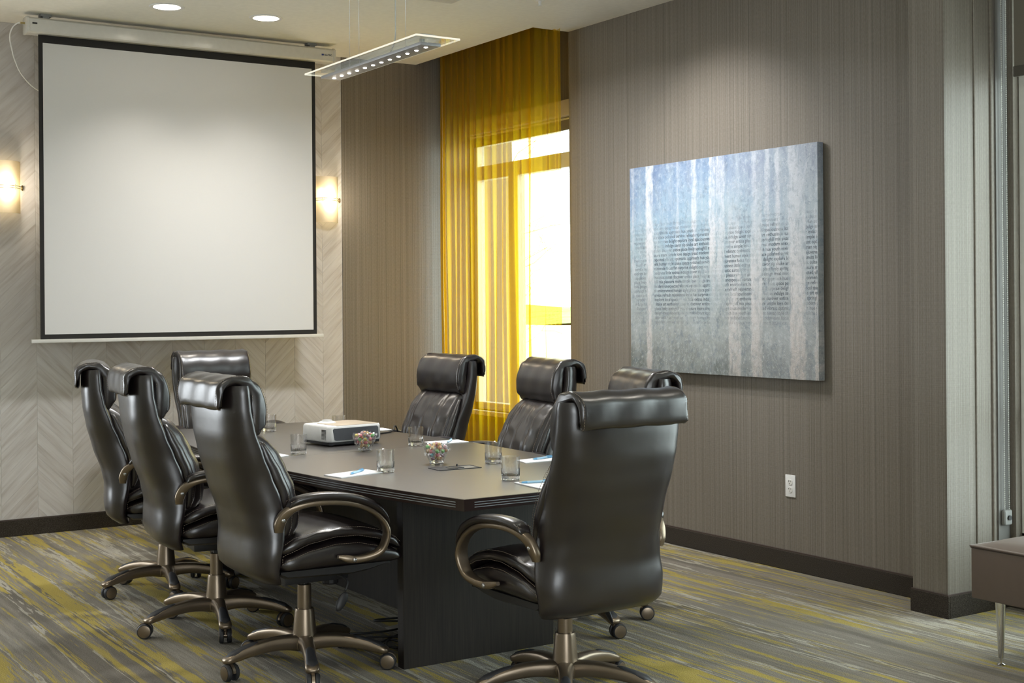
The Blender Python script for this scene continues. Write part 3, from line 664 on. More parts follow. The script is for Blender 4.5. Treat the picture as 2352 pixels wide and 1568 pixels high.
new_obj('housing', B().box(-0.28, 0.28, -0.27, 0.27, -0.03, 0.0).mesh(bevel=0.004), WHITEP, v)
new_obj('diffuser', B().box(-0.20, 0.20, -0.20, 0.12, -0.0325, -0.029).mesh(), m_emit('panel_diffuser', (0.95, 0.97, 1.0), 6.0), v)
light('ceiling_panel_lamp', 'AREA', (3.85, 6.71, ZC - 0.036), (0, 0, -1), 42, (0.96, 0.98, 1.0), shape='RECTANGLE', size=0.38, size_y=0.30, spread=R(156))
s = thing('fire_sprinkler', 'small white sprinkler head in the ceiling near the curtain pocket', 'sprinkler', (4.608, 6.766, ZC))
new_obj('sprinkler_body', B().lathe((0, 0, 0), [(0.028, 0.0), (0.026, -0.006), (0.010, -0.009), (0.007, -0.03), (0.014, -0.032), (0.014, -0.035), (0.0, -0.036)], 18).mesh(ang=40), WHITEP, s)
def pendant():
    zc = 2.660; x0, x1, y0, y1 = 2.838, 3.061, 5.130, 6.305
    t = thing('linear_pendant_light', 'long glass pendant light with a row of LEDs above the table', 'pendant light', ((x0 + x1) / 2, (y0 + y1) / 2, zc))
    ox, oy = (x0 + x1) / 2, (y0 + y1) / 2; hx, hy = (x1 - x0) / 2, (y1 - y0) / 2
    new_obj('glass_plate', B().box(-hx, hx, -hy, hy, 0.0, 0.010).mesh(bevel=0.0015, seg=1), PGLASS, t)
    EG = m_emit('lit_glass_edge', (1.0, 0.93, 0.76), 0.75)
    for q in ((-hx - 0.001, -hx, -hy, hy), (hx, hx + 0.001, -hy, hy), (-hx, hx, -hy - 0.001, -hy), (-hx, hx, hy, hy + 0.001)):
        new_obj('lit_edge', B().box(*q, 0.001, 0.009).mesh(), EG, t)
    new_obj('led_bar', B().box(-0.052, 0.052, -0.52, 0.52, -0.022, -0.008).mesh(bevel=0.002), simple('brushed_bar', (0.30, 0.30, 0.31), 0.5, metal=0.6), t)
    for i in range(12):
        new_obj('led', B().lathe((0, -0.475 + i * 0.95 / 11, -0.0245), [(0.0, 0.0), (0.007, 0.0), (0.009, 0.002), (0.009, 0.003), (0.0, 0.003)], 12).mesh(), LED, t)
    for yy in (-0.44, 0.44):
        new_obj('spacer', B().cyl((0, yy, -0.01), (0, 0, 1), 0.012, 0.012, 0.03, 12).mesh(ang=40), ALU, t)
    new_obj('end_hoop', B().tube([(0.075 * math.cos(a), -0.50 - 0.0 * a, 0.012 + 0.02 * math.sin(a)) for a in [math.pi * k / 14 for k in range(15)]], 0.0022, 6).mesh(smooth=True), ALU, t)
    for (wx, wy) in ((2.905, 5.92), (2.955, 5.92), (2.955, 5.44)):
        new_obj('suspension_wire', B().tube([(wx - ox, wy - oy, -0.01), (wx - ox, wy - oy, ZC - zc - 0.03)], 0.0011, 6).mesh(smooth=True), ALU, t)
    new_obj('power_cable', B().tube(catmull([(2.915 - ox, 5.52 - oy, -0.008), (2.905 - ox, 5.45 - oy, 0.05), (2.902 - ox, 5.44 - oy, 0.2), (2.906 - ox, 5.44 - oy, 0.4), (2.902 - ox, 5.44 - oy, ZC - zc - 0.03)], 8), 0.0030, 6).mesh(smooth=True), simple('clear_cable', (0.55, 0.55, 0.52), 0.25), t)
    new_obj('ceiling_canopy', B().box(-0.06, 0.06, -0.5, 0.5, ZC - zc - 0.03, ZC - zc).mesh(bevel=0.004), ALU, t)
    for i in range(6):
        light('pendant_lamp', 'SPOT', (ox, oy - 0.43 + i * 0.172, zc - 0.036), (0, 0, -1), 9, (1.0, 0.95, 0.87), spot_size=R(110), spot_blend=0.9, shadow_soft_size=0.006)
pendant()

# ------------------------------------------------------------------ painting and outlet
def painting():
    t = thing('birch_painting', 'large unframed blue grey canvas of birch trunks printed with words', 'painting', (XR - 0.032, 5.917, 1.70))
    new_obj('canvas', B().box(-0.018, 0.026, -0.811, 0.811, -0.639, 0.639).mesh(bevel=0.003, seg=2), CANVAS, t)
    words = 'extras indulge savor sip shake art enthusiastic suites discover entice place lively springhill mix pleasure more simple love design treat modern unexpected vibrant optimistic approach hue youth environment human style shake space polished service refresh rejuvenate focus fun surprise delight explore local spaciousness little'.split()
    V, Fc = [], []; k = 0
    for i in range(23):
        z = 0.262 - i * 0.0274; line = ''
        k = (k + 7) % len(words); j = k
        while len(line) < 150: line += words[j % len(words)] + ' '; j += 1
        me = text_mesh(line[:-1], 0.0285, 0.0, bold=0.0004)
        wmax = max(v.co.x for v in me.vertices); sc = 1.0; base = len(V); y_start = 0.78 - random.uniform(0, 0.03)
        keep = {}
        for p in me.polygons:
            if all(y_start - me.vertices[q].co.x > -0.808 for q in p.vertices):
                idx = []
                for q in p.vertices:
                    if q not in keep:
                        c = me.vertices[q].co; keep[q] = len(V); V.append((-0.0186, y_start - c.x * sc, z + c.y))
                    idx.append(keep[q])
                Fc.append(tuple(idx))
        bpy.data.meshes.remove(me)
    new_obj('lettering', mesh('lettering', V, Fc), LETTER, t)
painting()
def outlet():
    t = thing('wall_outlet', 'white duplex power outlet low on the painting wall', 'outlet', (XR, 5.372, 0.468))
    new_obj('cover_plate', B().box(-0.006, 0.0, -0.038, 0.038, -0.061, 0.061).mesh(bevel=0.004), WHITEP, t)
    for dz in (0.021, -0.021):
        r = new_obj('receptacle', B().loft([[(x, 0.017 * sgnpow(math.cos(a), 0.7), dz + 0.0155 * sgnpow(math.sin(a), 0.9)) for a in [2 * math.pi * i / 24 for i in range(24)]] for x in (-0.0085, -0.005)]).mesh(bevel=0.0006, seg=1), simple('outlet_ivory', (0.72, 0.71, 0.68), 0.35), t)
        new_obj('slot', B().box(-0.0092, -0.0082, 0.0055, 0.008, dz + 0.001, dz + 0.010).box(-0.0092, -0.0082, 0.008, 0.0105, dz + 0.0045, dz + 0.0065).mesh(), BLACKP, r)
        new_obj('slot', B().box(-0.0092, -0.0082, -0.0078, -0.0056, dz + 0.001, dz + 0.009).mesh(), BLACKP, r)
        new_obj('slot', B().cyl((-0.0092, 0, dz - 0.007), (1, 0, 0), 0.0028, 0.0028, 0.001, 10).mesh(), BLACKP, r)
outlet()

# ------------------------------------------------------------------ conference table
TZ = 0.765; TXC, TYC, TL, THE, THM = 2.975, 5.945, 1.715, 0.449, 0.648
def half_w(t): return THM - (THM - THE) * (t / TL) ** 2
def table():
    t = thing('conference_table', 'long boat shaped dark wood conference table with panel legs', 'table', (TXC, TYC, 0))
    N = 20
    def side(sgn, a, c, off=0.0): return [(sgn * (half_w(a + (c - a) * i / N) + off), a + (c - a) * i / N) for i in range(N + 1)]
    for (a, c) in ((-TL, -0.0006), (0.0006, TL)):
        poly = side(1, a, c, -0.004) + side(-1, a, c, -0.004)[::-1]
        sx = [(x, y + (0.004 if y < -TL + .001 else -0.004 if y > TL - .001 else 0)) for x, y in poly]
        new_obj('tabletop', B().prism(sx, TZ - 0.041, TZ).mesh(bevel=0.001, seg=1), WOOD, t)
    def band(path, nrm, z0, z1, th):
        rows = [[(x - nx * 0.004, y - ny * 0.004, z0), (x + nx * th, y + ny * th, z0), (x + nx * th, y + ny * th, z1), (x - nx * 0.004, y - ny * 0.004, z1)] for (x, y), (nx, ny) in zip(path, nrm)]
        return B().loft(rows)
    def normals(path, sgn):
        out = []
        for i in range(len(path)):
            a = path[max(0, i - 1)]; c = path[min(len(path) - 1, i + 1)]; dx, dy = c[0] - a[0], c[1] - a[1]; l = math.hypot(dx, dy); out.append((sgn * dy / l, -sgn * dx / l))
        return out
    edges = []
    for sgn in (-1, 1):
        for (a, c) in ((-TL, -0.0004), (0.0004, TL)):
            p = side(sgn, a, c); n = [(sgn * abs(nx), ny * 1.0) for nx, ny in normals(p, sgn)]
            q = side(sgn, a + (0.045 if a < -1 else 0), c - (0.045 if c > 1 else 0)); m = [(sgn * abs(nx), ny) for nx, ny in normals(q, sgn)]
            edges.append((p, n, q, m))
    for sgn in (-1, 1):
        p = [(-THE + 2 * THE * i / 8, sgn * TL) for i in range(9)]; q = [(-THE + 0.045 + (2 * THE - 0.09) * i / 8, sgn * TL) for i in range(9)]
        edges.append((p, [(0, sgn)] * 9, q, [(0, sgn)] * 9))
    for p, n, q, m in edges:
        e = new_obj('edge_band', band(p, n, TZ - 0.044, TZ - 0.0008, 0.0).mesh(), EDGE, t)
        for z in (TZ - 0.0135, TZ - 0.0225, TZ - 0.0315):
            new_obj('edge_inlay', band(q, m, z - 0.0011, z + 0.0011, 0.0006).mesh(), INLAY, e)
    new_obj('panel_leg', B().box(-0.393, 0.347, -1.135, -1.083, 0, TZ - 0.041).mesh(bevel=0.0015, seg=1), PANELW, t)
    new_obj('panel_leg', B().box(-0.370, 0.370, 1.083, 1.135, 0, TZ - 0.041).mesh(bevel=0.0015, seg=1), PANELW, t)
    new_obj('spine_panel', B().box(-0.02, 0.02, -1.083, 1.083, 0.06, TZ - 0.041).mesh(), PANELW, t)
table()

# ------------------------------------------------------------------ executive chairs
CM = {}
def cmesh(key, fn):
    if key not in CM: CM[key] = fn()
    return CM[key]
XE = [(0.385, -0.205), (0.44, -0.228), (0.50, -0.222), (0.58, -0.205), (0.66, -0.198), (0.74, -0.215), (0.82, -0.248), (0.90, -0.283), (1.0, -0.318), (1.08, -0.334), (1.17, -0.340)]
RX = [(0.385, -0.235), (0.41, -0.276), (0.44, -0.304), (0.48, -0.310), (0.52, -0.309), (0.58, -0.307), (0.66, -0.324), (0.775, -0.366), (0.89, -0.396), (0.98, -0.412), (1.07, -0.418), (1.17, -0.416)]
HW = [(0.385, 0.245), (0.43, 0.268), (0.52, 0.276), (0.60, 0.268), (0.68, 0.258), (0.80, 0.252), (0.92, 0.262), (1.05, 0.265), (1.17, 0.262)]
RB = [(0.40, 0.020), (0.45, 0.045), (0.52, 0.055), (0.60, 0.034), (0.68, 0.020), (0.80, 0.024), (1.0, 0.026), (1.17, 0.022)]
def sh_shell():
    rows = []; n = 44; Z = [0.397 + (1.172 - 0.397) * i / 40 for i in range(41)]
    for i, z in enumerate(Z):
        xe, hw, rx = lerp_tab(XE, z), lerp_tab(HW, z), lerp_tab(RX, z); sc = 1.0
        if i == 0 or i == 40: sc = 0.93
        row = []
        for k in range(n):
            a = 2 * math.pi * k / n; y = hw * sgnpow(math.cos(a), 0.50) * (1 - (1 - sc) * 0.3); s = math.sin(a)
            d = (xe - rx) * (abs(s) ** 0.9) if s < 0 else 0.024 * (abs(s) ** 0.5)
            row.append((xe + math.copysign(d, s) * sc, y, z))
        rows.append(row)
    return B().loft(rows).mesh(smooth=True, ang=50)
CF = [(0.555, -0.165), (0.57, -0.125), (0.61, -0.098), (0.68, -0.098), (0.76, -0.118), (0.84, -0.150), (0.90, -0.182), (0.945, -0.215), (0.972, -0.245), (0.988, -0.285)]
def cushion_x(z, y, hw):
    x = lerp_tab(CF, z); f = abs(y) / hw
    x -= 0.030 * max(0, f - 0.5) ** 2 * 4 * 0.9 + (0.02 if f > 0.97 else 0)
    for s, dep, wd in ((0.0, 0.006, 0.008), (0.13, 0.012, 0.011), (-0.13, 0.012, 0.011)):
        x -= dep * math.exp(-((y - s) / wd) ** 2)
    x += 0.010 * math.exp(-((abs(y) - 0.175) / 0.03) ** 2)
    x += 0.0035 * math.sin(y * 85 + z * 14) * math.exp(-((z - 0.93) / 0.05) ** 2) + 0.002 * math.sin(z * 55 + y * 20)
    return x
def chw(z): return 0.222 + 0.018 * math.sin((z - 0.56) / 0.43 * math.pi)
def sh_cushion():
    rows = []; nz, ny = 34, 49
    for i in range(nz):
        z = 0.555 + (0.988 - 0.555) * (i / (nz - 1)); hw = chw(z); xe = lerp_tab(XE, z) + 0.012; row = []
        for k in range(ny):
            y = -hw + 2 * hw * k / (ny - 1); x = cushion_x(z, y, hw); e = min(1, (1 - abs(y) / hw) / 0.10)
            x = xe + (x - xe) * math.sqrt(max(0.0, 1 - (1 - e) ** 2 * 0.75)); row.append((x, y, z))
        row += [(xe - 0.004, hw, z), (xe - 0.004, 0.0, z), (xe - 0.004, -hw, z)]
        rows.append(row)
    return B().loft(rows).mesh(smooth=True, ang=75)
def sh_gusset(s):
    # stitched side band beside the back cushion
    rows = []
    for i in range(23):
        z = 0.575 + 0.395 * i / 23; hw = chw(z); xe = lerp_tab(XE, z); xf = xe + (lerp_tab(CF, z) - xe) * 0.62
        c = Vector(((xe + 0.01 + xf) / 2, s * (hw - 0.004), z)); a = max(0.008, (xf - xe - 0.01) / 2); k = math.sin(math.pi * (i + 0.8) / 24.6) ** 0.4
        rows.append([c + Vector((a * k * math.cos(q), s * 0.017 * k * math.sin(q), 0)) for q in [2 * math.pi * j / 14 for j in range(14)]])
    return B().loft(rows).mesh(smooth=True)
HSEC = [(-0.436, 1.080), (-0.447, 1.095), (-0.449, 1.150), (-0.441, 1.178), (-0.415, 1.197), (-0.375, 1.207), (-0.328, 1.204), (-0.292, 1.186), (-0.266, 1.155), (-0.250, 1.110), (-0.246, 1.06), (-0.254, 1.020), (-0.270, 0.992), (-0.293, 0.978), (-0.311, 0.986), (-0.314, 1.02), (-0.316, 1.08), (-0.322, 1.13), (-0.345, 1.165), (-0.385, 1.176), (-0.415, 1.160), (-0.424, 1.12), (-0.427, 1.085)]
def head_rows():
    sec = [(v.x, v.y) for v in catmull([Vector((x, z, 0)) for x, z in HSEC + HSEC[:1]], 3)][:-1]; n = len(sec); nrm = []
    for i in range(n):
        a, c = sec[i - 1], sec[(i + 1) % n]; dx, dz = c[0] - a[0], c[1] - a[1]; l = math.hypot(dx, dz) or 1; nrm.append((-dz / l, dx / l))
    return sec, nrm
def sh_head():
    sec, nrm = head_rows(); rows = []; rnd = random.Random(3); H = 0.238
    ys = [-H, -H + 0.004, -H + 0.012, -H + 0.022, -H + 0.04, -H + 0.07] + [-H + 0.10 + (2 * H - 0.2) * i / 8 for i in range(9)] + [H - 0.07, H - 0.04, H - 0.022, H - 0.012, H - 0.004, H]
    for y in ys:
        e = H - abs(y); off = -0.010 if e < 0.001 else -0.004 if e < 0.006 else 0.0
        amp = 0.006 * math.exp(-e / 0.022); row = []
        for i, ((x, z), (nx, nz)) in enumerate(zip(sec, nrm)):
            wv = amp * math.sin(i * 1.25 + y * 90) * (0.5 + 0.5 * math.sin(i * 0.37 + 1)) + off + 0.002 * math.sin(y * 40 + i * 0.3)
            row.append((x + nx * -wv * -1, y, z + nz * wv))
        rows.append(row)
    return B().loft(rows).mesh(smooth=True, ang=70)
ST = [(-0.245, 0.500), (-0.20, 0.548), (-0.14, 0.578), (-0.05, 0.598), (0.05, 0.603), (0.14, 0.597), (0.22, 0.578), (0.285, 0.548), (0.325, 0.512), (0.350, 0.470)]
SG = [(-0.245, 0.468), (-0.18, 0.500), (-0.08, 0.532), (0.03, 0.548), (0.12, 0.545), (0.20, 0.527), (0.275, 0.497), (0.325, 0.468), (0.350, 0.450)]
SB = [(-0.245, 0.438), (-0.1, 0.430), (0.1, 0.428), (0.25, 0.426), (0.32, 0.432), (0.350, 0.442)]
def seat_layer(top, bot, x0, x1, hw, p, dome, wr):
    rows = []; n = 40; m = 34
    for i in range(m):
        t = i / (m - 1); x = x0 + (x1 - x0) * (0.5 - 0.5 * math.cos(math.pi * t)) ; zt, zb = top(x), bot(x); zc = (zt + zb) / 2; hh = max(0.008, (zt - zb) / 2)
        k = min(1.0, math.sqrt(max(0.02, min((x - x0) / 0.035, (x1 - x) / 0.045, 1.0)))); w = hw * (0.90 + 0.10 * k) * (1 - 0.10 * max(0, (x - 0.22) / 0.14) ** 2) - 0.02 * max(0, (-0.15 - x) / 0.1)
        row = []
        for j in range(n):
            a = 2 * math.pi * j / n; yy = sgnpow(math.cos(a), p); zz = sgnpow(math.sin(a), 0.62)
            pu = wr * math.sin(x * 70 + j) * (abs(yy) > 0.8)
            d = dome * (1 - yy * yy) if zz > 0 else 0
            row.append((x, w * yy + pu * 0.5, zc + hh * zz * k + d * max(0, zz) + pu))
        rows.append(row)
    return B().loft(rows).mesh(smooth=True, ang=80)
def sh_seat_top(): return seat_layer(lambda x: lerp_tab(ST, x), lambda x: lerp_tab(SG, x) + 0.004, -0.215, 0.340, 0.262, 0.36, 0.004, 0.0022)
def sh_seat_low(): return seat_layer(lambda x: lerp_tab(SG, x) + 0.006, lambda x: lerp_tab(SB, x), -0.212, 0.348, 0.260, 0.34, 0.0, 0.0012)
def sh_pan():
    P = [(-0.20, 0.425), (-0.17, 0.410), (0.0, 0.404), (0.10, 0.400), (0.18, 0.408), (0.25, 0.422), (0.27, 0.430), (0.27, 0.440), (0.0, 0.442), (-0.20, 0.444)]
    hw = {0: 0.235, 1: 0.245}
    rows = [[(x, y, z + (0.012 if abs(y) > 0.24 and z < 0.43 else 0)) for x, z in P] for y in (-0.245, -0.215, 0.0, 0.215, 0.245)]
    return B().loft(rows).mesh(ang=40)
def sh_mech(): return B().box(-0.12, 0.16, -0.085, 0.085, 0.355, 0.415).box(0.06, 0.14, -0.14, 0.14, 0.385, 0.412).mesh(bevel=0.008)
def sh_knob():
    return B().lathe((0.115, 0, 0.325), [(0.0, 0.0), (0.030, 0.0), (0.034, 0.006), (0.034, 0.036), (0.018, 0.042), (0.014, 0.06)], 30, lambda a, z: 1 + (0.03 * math.cos(12 * a) if z < 0.04 else 0)).mesh(ang=30)
LEV = [(0.03, -0.04, 0.400), (0.075, -0.15, 0.392), (0.092, -0.215, 0.375), (0.075, -0.235, 0.34)]
def sh_lever(): return B().tube(catmull(LEV, 5), 0.0045, 8).mesh(smooth=True)
def sh_paddle():
    c = Vector((0.055, -0.245, 0.302)); u = Vector((-0.55, -0.1, -0.83)).normalized(); w = Vector((0.8, -0.2, -0.5)); w = (w - u * w.dot(u)).normalized(); v = u.cross(w)
    rows = []
    for i in range(9):
        t = -1 + 2 * i / 8; k = math.sqrt(max(0.03, 1 - t * t)); rows.append([c + u * (0.042 * t) + w * (0.019 * k * math.cos(a)) + v * (0.007 * k * math.sin(a)) for a in [2 * math.pi * j / 14 for j in range(14)]])
    return B().loft(rows).mesh(smooth=True)
ARM = [(-0.222, 0.266, 0.606), (-0.220, 0.272, 0.640), (-0.204, 0.282, 0.675), (-0.168, 0.295, 0.700), (-0.10, 0.308, 0.714), (-0.01, 0.316, 0.712), (0.075, 0.317, 0.696), (0.148, 0.316, 0.664), (0.196, 0.314, 0.622), (0.216, 0.312, 0.578), (0.210, 0.308, 0.535), (0.190, 0.300, 0.498), (0.140, 0.290, 0.478), (0.080, 0.280, 0.474), (0.022, 0.272, 0.488)]
def arm_path(s): return [Vector((p.x, (p.y + 0.012) * s, p.z)) for p in catmull(ARM, 5)]
def sh_arm(s):
    P = arm_path(s); rows = []; N = len(P)
    for i, p in enumerate(P):
        d = (P[min(i + 1, N - 1)] - P[max(i - 1, 0)]); d.y = 0; d.normalize(); nn = Vector((-d.z, 0, d.x)); t = i / (N - 1)
        w = lerp_tab([(0, 0.012), (0.06, 0.017), (0.2, 0.019), (0.5, 0.020), (0.66, 0.027), (0.80, 0.025), (0.95, 0.016), (1, 0.008)], t)
        h = lerp_tab([(0, 0.016), (0.06, 0.021), (0.14, 0.020), (0.25, 0.0125), (0.5, 0.011), (0.7, 0.010), (0.85, 0.014), (0.95, 0.015), (1, 0.007)], t)
        rows.append([p + Vector((0, 1, 0)) * (w * sgnpow(math.cos(a), 0.55)) + nn * (h * sgnpow(math.sin(a), 0.65)) for a in [2 * math.pi * j / 18 for j in range(18)]])
    return B().loft(rows).mesh(smooth=True, ang=60)
def sh_pad(s):
    P = arm_path(s); N = len(P); i0, i1 = int(N * 0.185), int(N * 0.60); rows = []
    for i in range(i0, i1 + 1):
        p = P[i]; d = (P[i + 1] - P[i - 1]); d.y = 0; d.normalize(); nn = Vector((-d.z, 0, d.x))
        if nn.z < 0 and i < N * 0.5: nn = -nn
        nn = Vector((d.z, 0, -d.x)) if Vector((d.z, 0, -d.x)).dot(Vector((p.x, 0, p.z - 0.58))) > 0 else Vector((-d.z, 0, d.x))
        t = (i - i0) / (i1 - i0); k = min(1, math.sqrt(max(0.05, min(t / 0.10, (1 - t) / 0.22))))
        c = p + nn * (0.010 + 0.014 * k)
        rows.append([c + Vector((0, 1, 0)) * (0.031 * (0.6 + 0.4 * k) * sgnpow(math.cos(a), 0.7)) + nn * (0.0155 * k * sgnpow(math.sin(a), 0.8)) for a in [2 * math.pi * j / 20 for j in range(20)]])
    return B().loft(rows).mesh(smooth=True, ang=70)
def sh_bolt(): return B().lathe((0, 0, 0), [(0.0, 0.004), (0.005, 0.0035), (0.0085, 0.001), (0.009, -0.004)], 16).mesh(smooth=True)
def sh_sleeve_low(): return B().lathe((0, 0, 0), [(0.050, 0.125), (0.0485, 0.135), (0.040, 0.235), (0.037, 0.246), (0.030, 0.247)], 32).mesh(ang=40)
def sh_sleeve_up(): return B().lathe((0, 0, 0), [(0.029, 0.24), (0.028, 0.335), (0.0275, 0.343), (0.018, 0.345)], 28).mesh(ang=40)
def sh_piston(): return B().lathe((0, 0, 0), [(0.014, 0.34), (0.014, 0.37), (0.022, 0.372), (0.022, 0.41)], 20).mesh(ang=40)
def sh_hub(): return B().lathe((0, 0, 0), [(0.0, 0.078), (0.040, 0.078), (0.056, 0.088), (0.060, 0.112), (0.054, 0.128), (0.0, 0.132)], 32).mesh(ang=40)
LEG = [(0.030, 0.1080), (0.08, 0.1150), (0.14, 0.1160), (0.20, 0.1100), (0.25, 0.1010), (0.295, 0.0890), (0.325, 0.0800), (0.348, 0.0730)]
def sh_leg():
    rows = []; P = catmull([Vector((r, 0, z)) for r, z in LEG], 4)
    for i, p in enumerate(P):
        t = i / (len(P) - 1); w = lerp_tab([(0, 0.034), (0.3, 0.026), (0.6, 0.0245), (0.85, 0.029), (0.95, 0.025), (1, 0.012)], t); h = lerp_tab([(0, 0.033), (0.3, 0.027), (0.6, 0.023), (0.85, 0.0165), (0.95, 0.012), (1, 0.006)], t)
        d = P[min(i + 1, len(P) - 1)] - P[max(i - 1, 0)]; d.normalize(); nn = Vector((-d.z, 0, d.x))
        rows.append([p + Vector((0, 1, 0)) * (w * sgnpow(math.cos(a), 0.6)) + nn * (h * sgnpow(math.sin(a), 0.6)) for a in [2 * math.pi * j / 16 for j in range(16)]])
    return B().loft(rows).mesh(smooth=True, ang=60)
def sh_grip():
    rows = []; P = catmull([Vector((r, 0, z)) for r, z in LEG], 4); P = [p for p in P if 0.185 < p.x < 0.342]
    for i, p in enumerate(P):
        t = i / (len(P) - 1); k = min(1, math.sqrt(max(0.04, min(t / 0.15, (1 - t) / 0.3)))); h = lerp_tab([(0, 0.0225), (0.6, 0.0175), (1, 0.012)], t)
        d = P[min(i + 1, len(P) - 1)] - P[max(i - 1, 0)]; d.normalize(); nn = Vector((-d.z, 0, d.x)); c = p + nn * (h - 0.003)
        rows.append([c + Vector((0, 1, 0)) * (0.0265 * (0.62 + 0.42 * t) * k * math.cos(a)) + nn * ((0.0105) * k * math.sin(a)) for a in [2 * math.pi * j / 14 for j in range(14)]])
    return B().loft(rows).mesh(smooth=True)
def sh_caster_hood():
    bb = B().cyl((0, 0, 0.040), (0, 0, 1), 0.008, 0.008, 0.026, 12)
    rows = []
    for a in [math.pi * (0.02 + 0.75 * k / 10) for k in range(11)]:
        c = Vector((0.016 + 0.036 * math.cos(a), 0, 0.0335 + 0.036 * math.sin(a))); o = Vector((math.cos(a), 0, math.sin(a)))
        rows.append([c + Vector((0, y, 0)) + o * q for y, q in ((-0.006, -0.006), (0.006, -0.006), (0.006, 0.0), (-0.006, 0.0))])
    bb.loft(rows); bb.cyl((0.016, -0.012, 0.0335), (0, 1, 0), 0.012, 0.012, 0.024, 12)
    return bb.mesh(ang=40)
def sh_wheel(s):
    return B().loft([[Vector((0.016 + r * math.cos(a), s * y, 0.0335 + r * math.sin(a))) for a in [2 * math.pi * k / 28 for k in range(28)]] for r, y in ((0.029, 0.0075), (0.0335, 0.010), (0.0335, 0.022), (0.030, 0.0265))]).mesh(ang=40)
def sh_cap(s):
    return B().loft([[Vector((0.016 + r * math.cos(a), s * y, 0.0335 + r * math.sin(a))) for a in [2 * math.pi * k / 28 for k in range(28)]] for r, y in ((0.0275, 0.025), (0.0275, 0.0278), (0.020, 0.0295), (0.004, 0.030))]).mesh(ang=50)
def dash(bb, pts, r=0.00085, dlen=0.0062, gap=0.0036):
    pts = [Vector(p) for p in pts]; acc = []; s = 0.0
    for a, c in zip(pts, pts[1:]): acc.append((s, a, c)); s += (c - a).length
    def at(q):
        for (s0, a, c) in acc:
            l = (c - a).length
            if q <= s0 + l or (s0, a, c) == acc[-1]: return a + (c - a) * min(1, max(0, (q - s0) / max(l, 1e-9)))
    q = 0.0
    while q + dlen < s:
        p0, p1 = at(q), at(q + dlen); d = (p1 - p0)
        if d.length > 1e-6:
            d.normalize(); u = d.orthogonal().normalized(); v = d.cross(u)
            bb.add([p + (u * cx + v * cy) * r for p in (p0, p1) for cx, cy in ((1, 0), (0, 1), (-1, 0), (0, -1))], [(0, 1, 5, 4), (1, 2, 6, 5), (2, 3, 7, 6), (3, 0, 4, 7), (3, 2, 1, 0), (4, 5, 6, 7)])
        q += dlen + gap
    return bb
def sh_stitch_back():
    bb = B()
    for y in (0.006, 0.142, -0.142):
        dash(bb, [(cushion_x(z, y, chw(z)) + 0.0006, y, z) for z in [0.60 + 0.375 * i / 40 for i in range(41)]])
    for s in (-1, 1):
        dash(bb, [(lerp_tab(XE, z) + 0.010 + (lerp_tab(CF, z) - lerp_tab(XE, z)) * 0.34, s * (chw(z) + 0.0135), z) for z in [0.585 + 0.37 * i / 40 for i in range(41)]])
        loop = [(lerp_tab(CF, z) - 0.022, s * (chw(z) - 0.004), z) for z in [0.585 + 0.385 * i / 40 for i in range(41)]]
        dash(bb, loop)
    return bb.mesh()
def sh_stitch_head():
    bb = B(); sec, nrm = head_rows(); n = len(sec)
    for s in (-1, 1):
        dash(bb, [(x - nx * -0.0015, s * 0.2275, z + nz * 0.0015) for (x, z), (nx, nz) in list(zip(sec, nrm))[:int(n * 0.58)]])
        dash(bb, [(-0.300 - 0.06 * (z - 1.0), s * 0.2372, z) for z in [1.01 + 0.15 * i / 20 for i in range(21)]])
    return bb.mesh()
def sh_stitch_seat():
    bb = B()
    for s in (-1, 1):
        dash(bb, [(x, s * 0.246, lerp_tab(ST, x) - 0.0055) for x in [-0.215 + 0.53 * i / 50 for i in range(51)]])
        dash(bb, [(x, s * 0.2635, lerp_tab(SG, x) + 0.016) for x in [-0.20 + 0.47 * i / 50 for i in range(51)]])
        dash(bb, [(x, s * 0.2605, lerp_tab(SG, x) - 0.014) for x in [-0.20 + 0.47 * i / 50 for i in range(51)]])
        dash(bb, [(-0.20, s * 0.262, 0.474 + 0.03 * i / 6) for i in range(7)])
    for z, xo in ((0.492, 0.3435), (0.462, 0.350)):
        dash(bb, [(xo - 0.02 * (y / 0.24) ** 4, y, z) for y in [-0.22 + 0.44 * i / 20 for i in range(21)]])
    return bb.mesh()
def sh_stitch_pad(s):
    P = arm_path(s); N = len(P); i0, i1 = int(N * 0.20), int(N * 0.58); bb = B()
    for sy in (-1, 1):
        ln = []
        for i in range(i0, i1 + 1):
            p = P[i]; d = (P[i + 1] - P[i - 1]); d.y = 0; d.normalize(); nn = Vector((d.z, 0, -d.x)) if Vector((d.z, 0, -d.x)).dot(Vector((p.x, 0, p.z - 0.58))) > 0 else Vector((-d.z, 0, d.x))
            t = (i - i0) / (i1 - i0)
            if t < 0.72: ln.append(p + nn * (0.0315 + 0.0) + Vector((0, sy * 0.0245, 0)))
        dash(bb, ln)
    return bb.mesh()

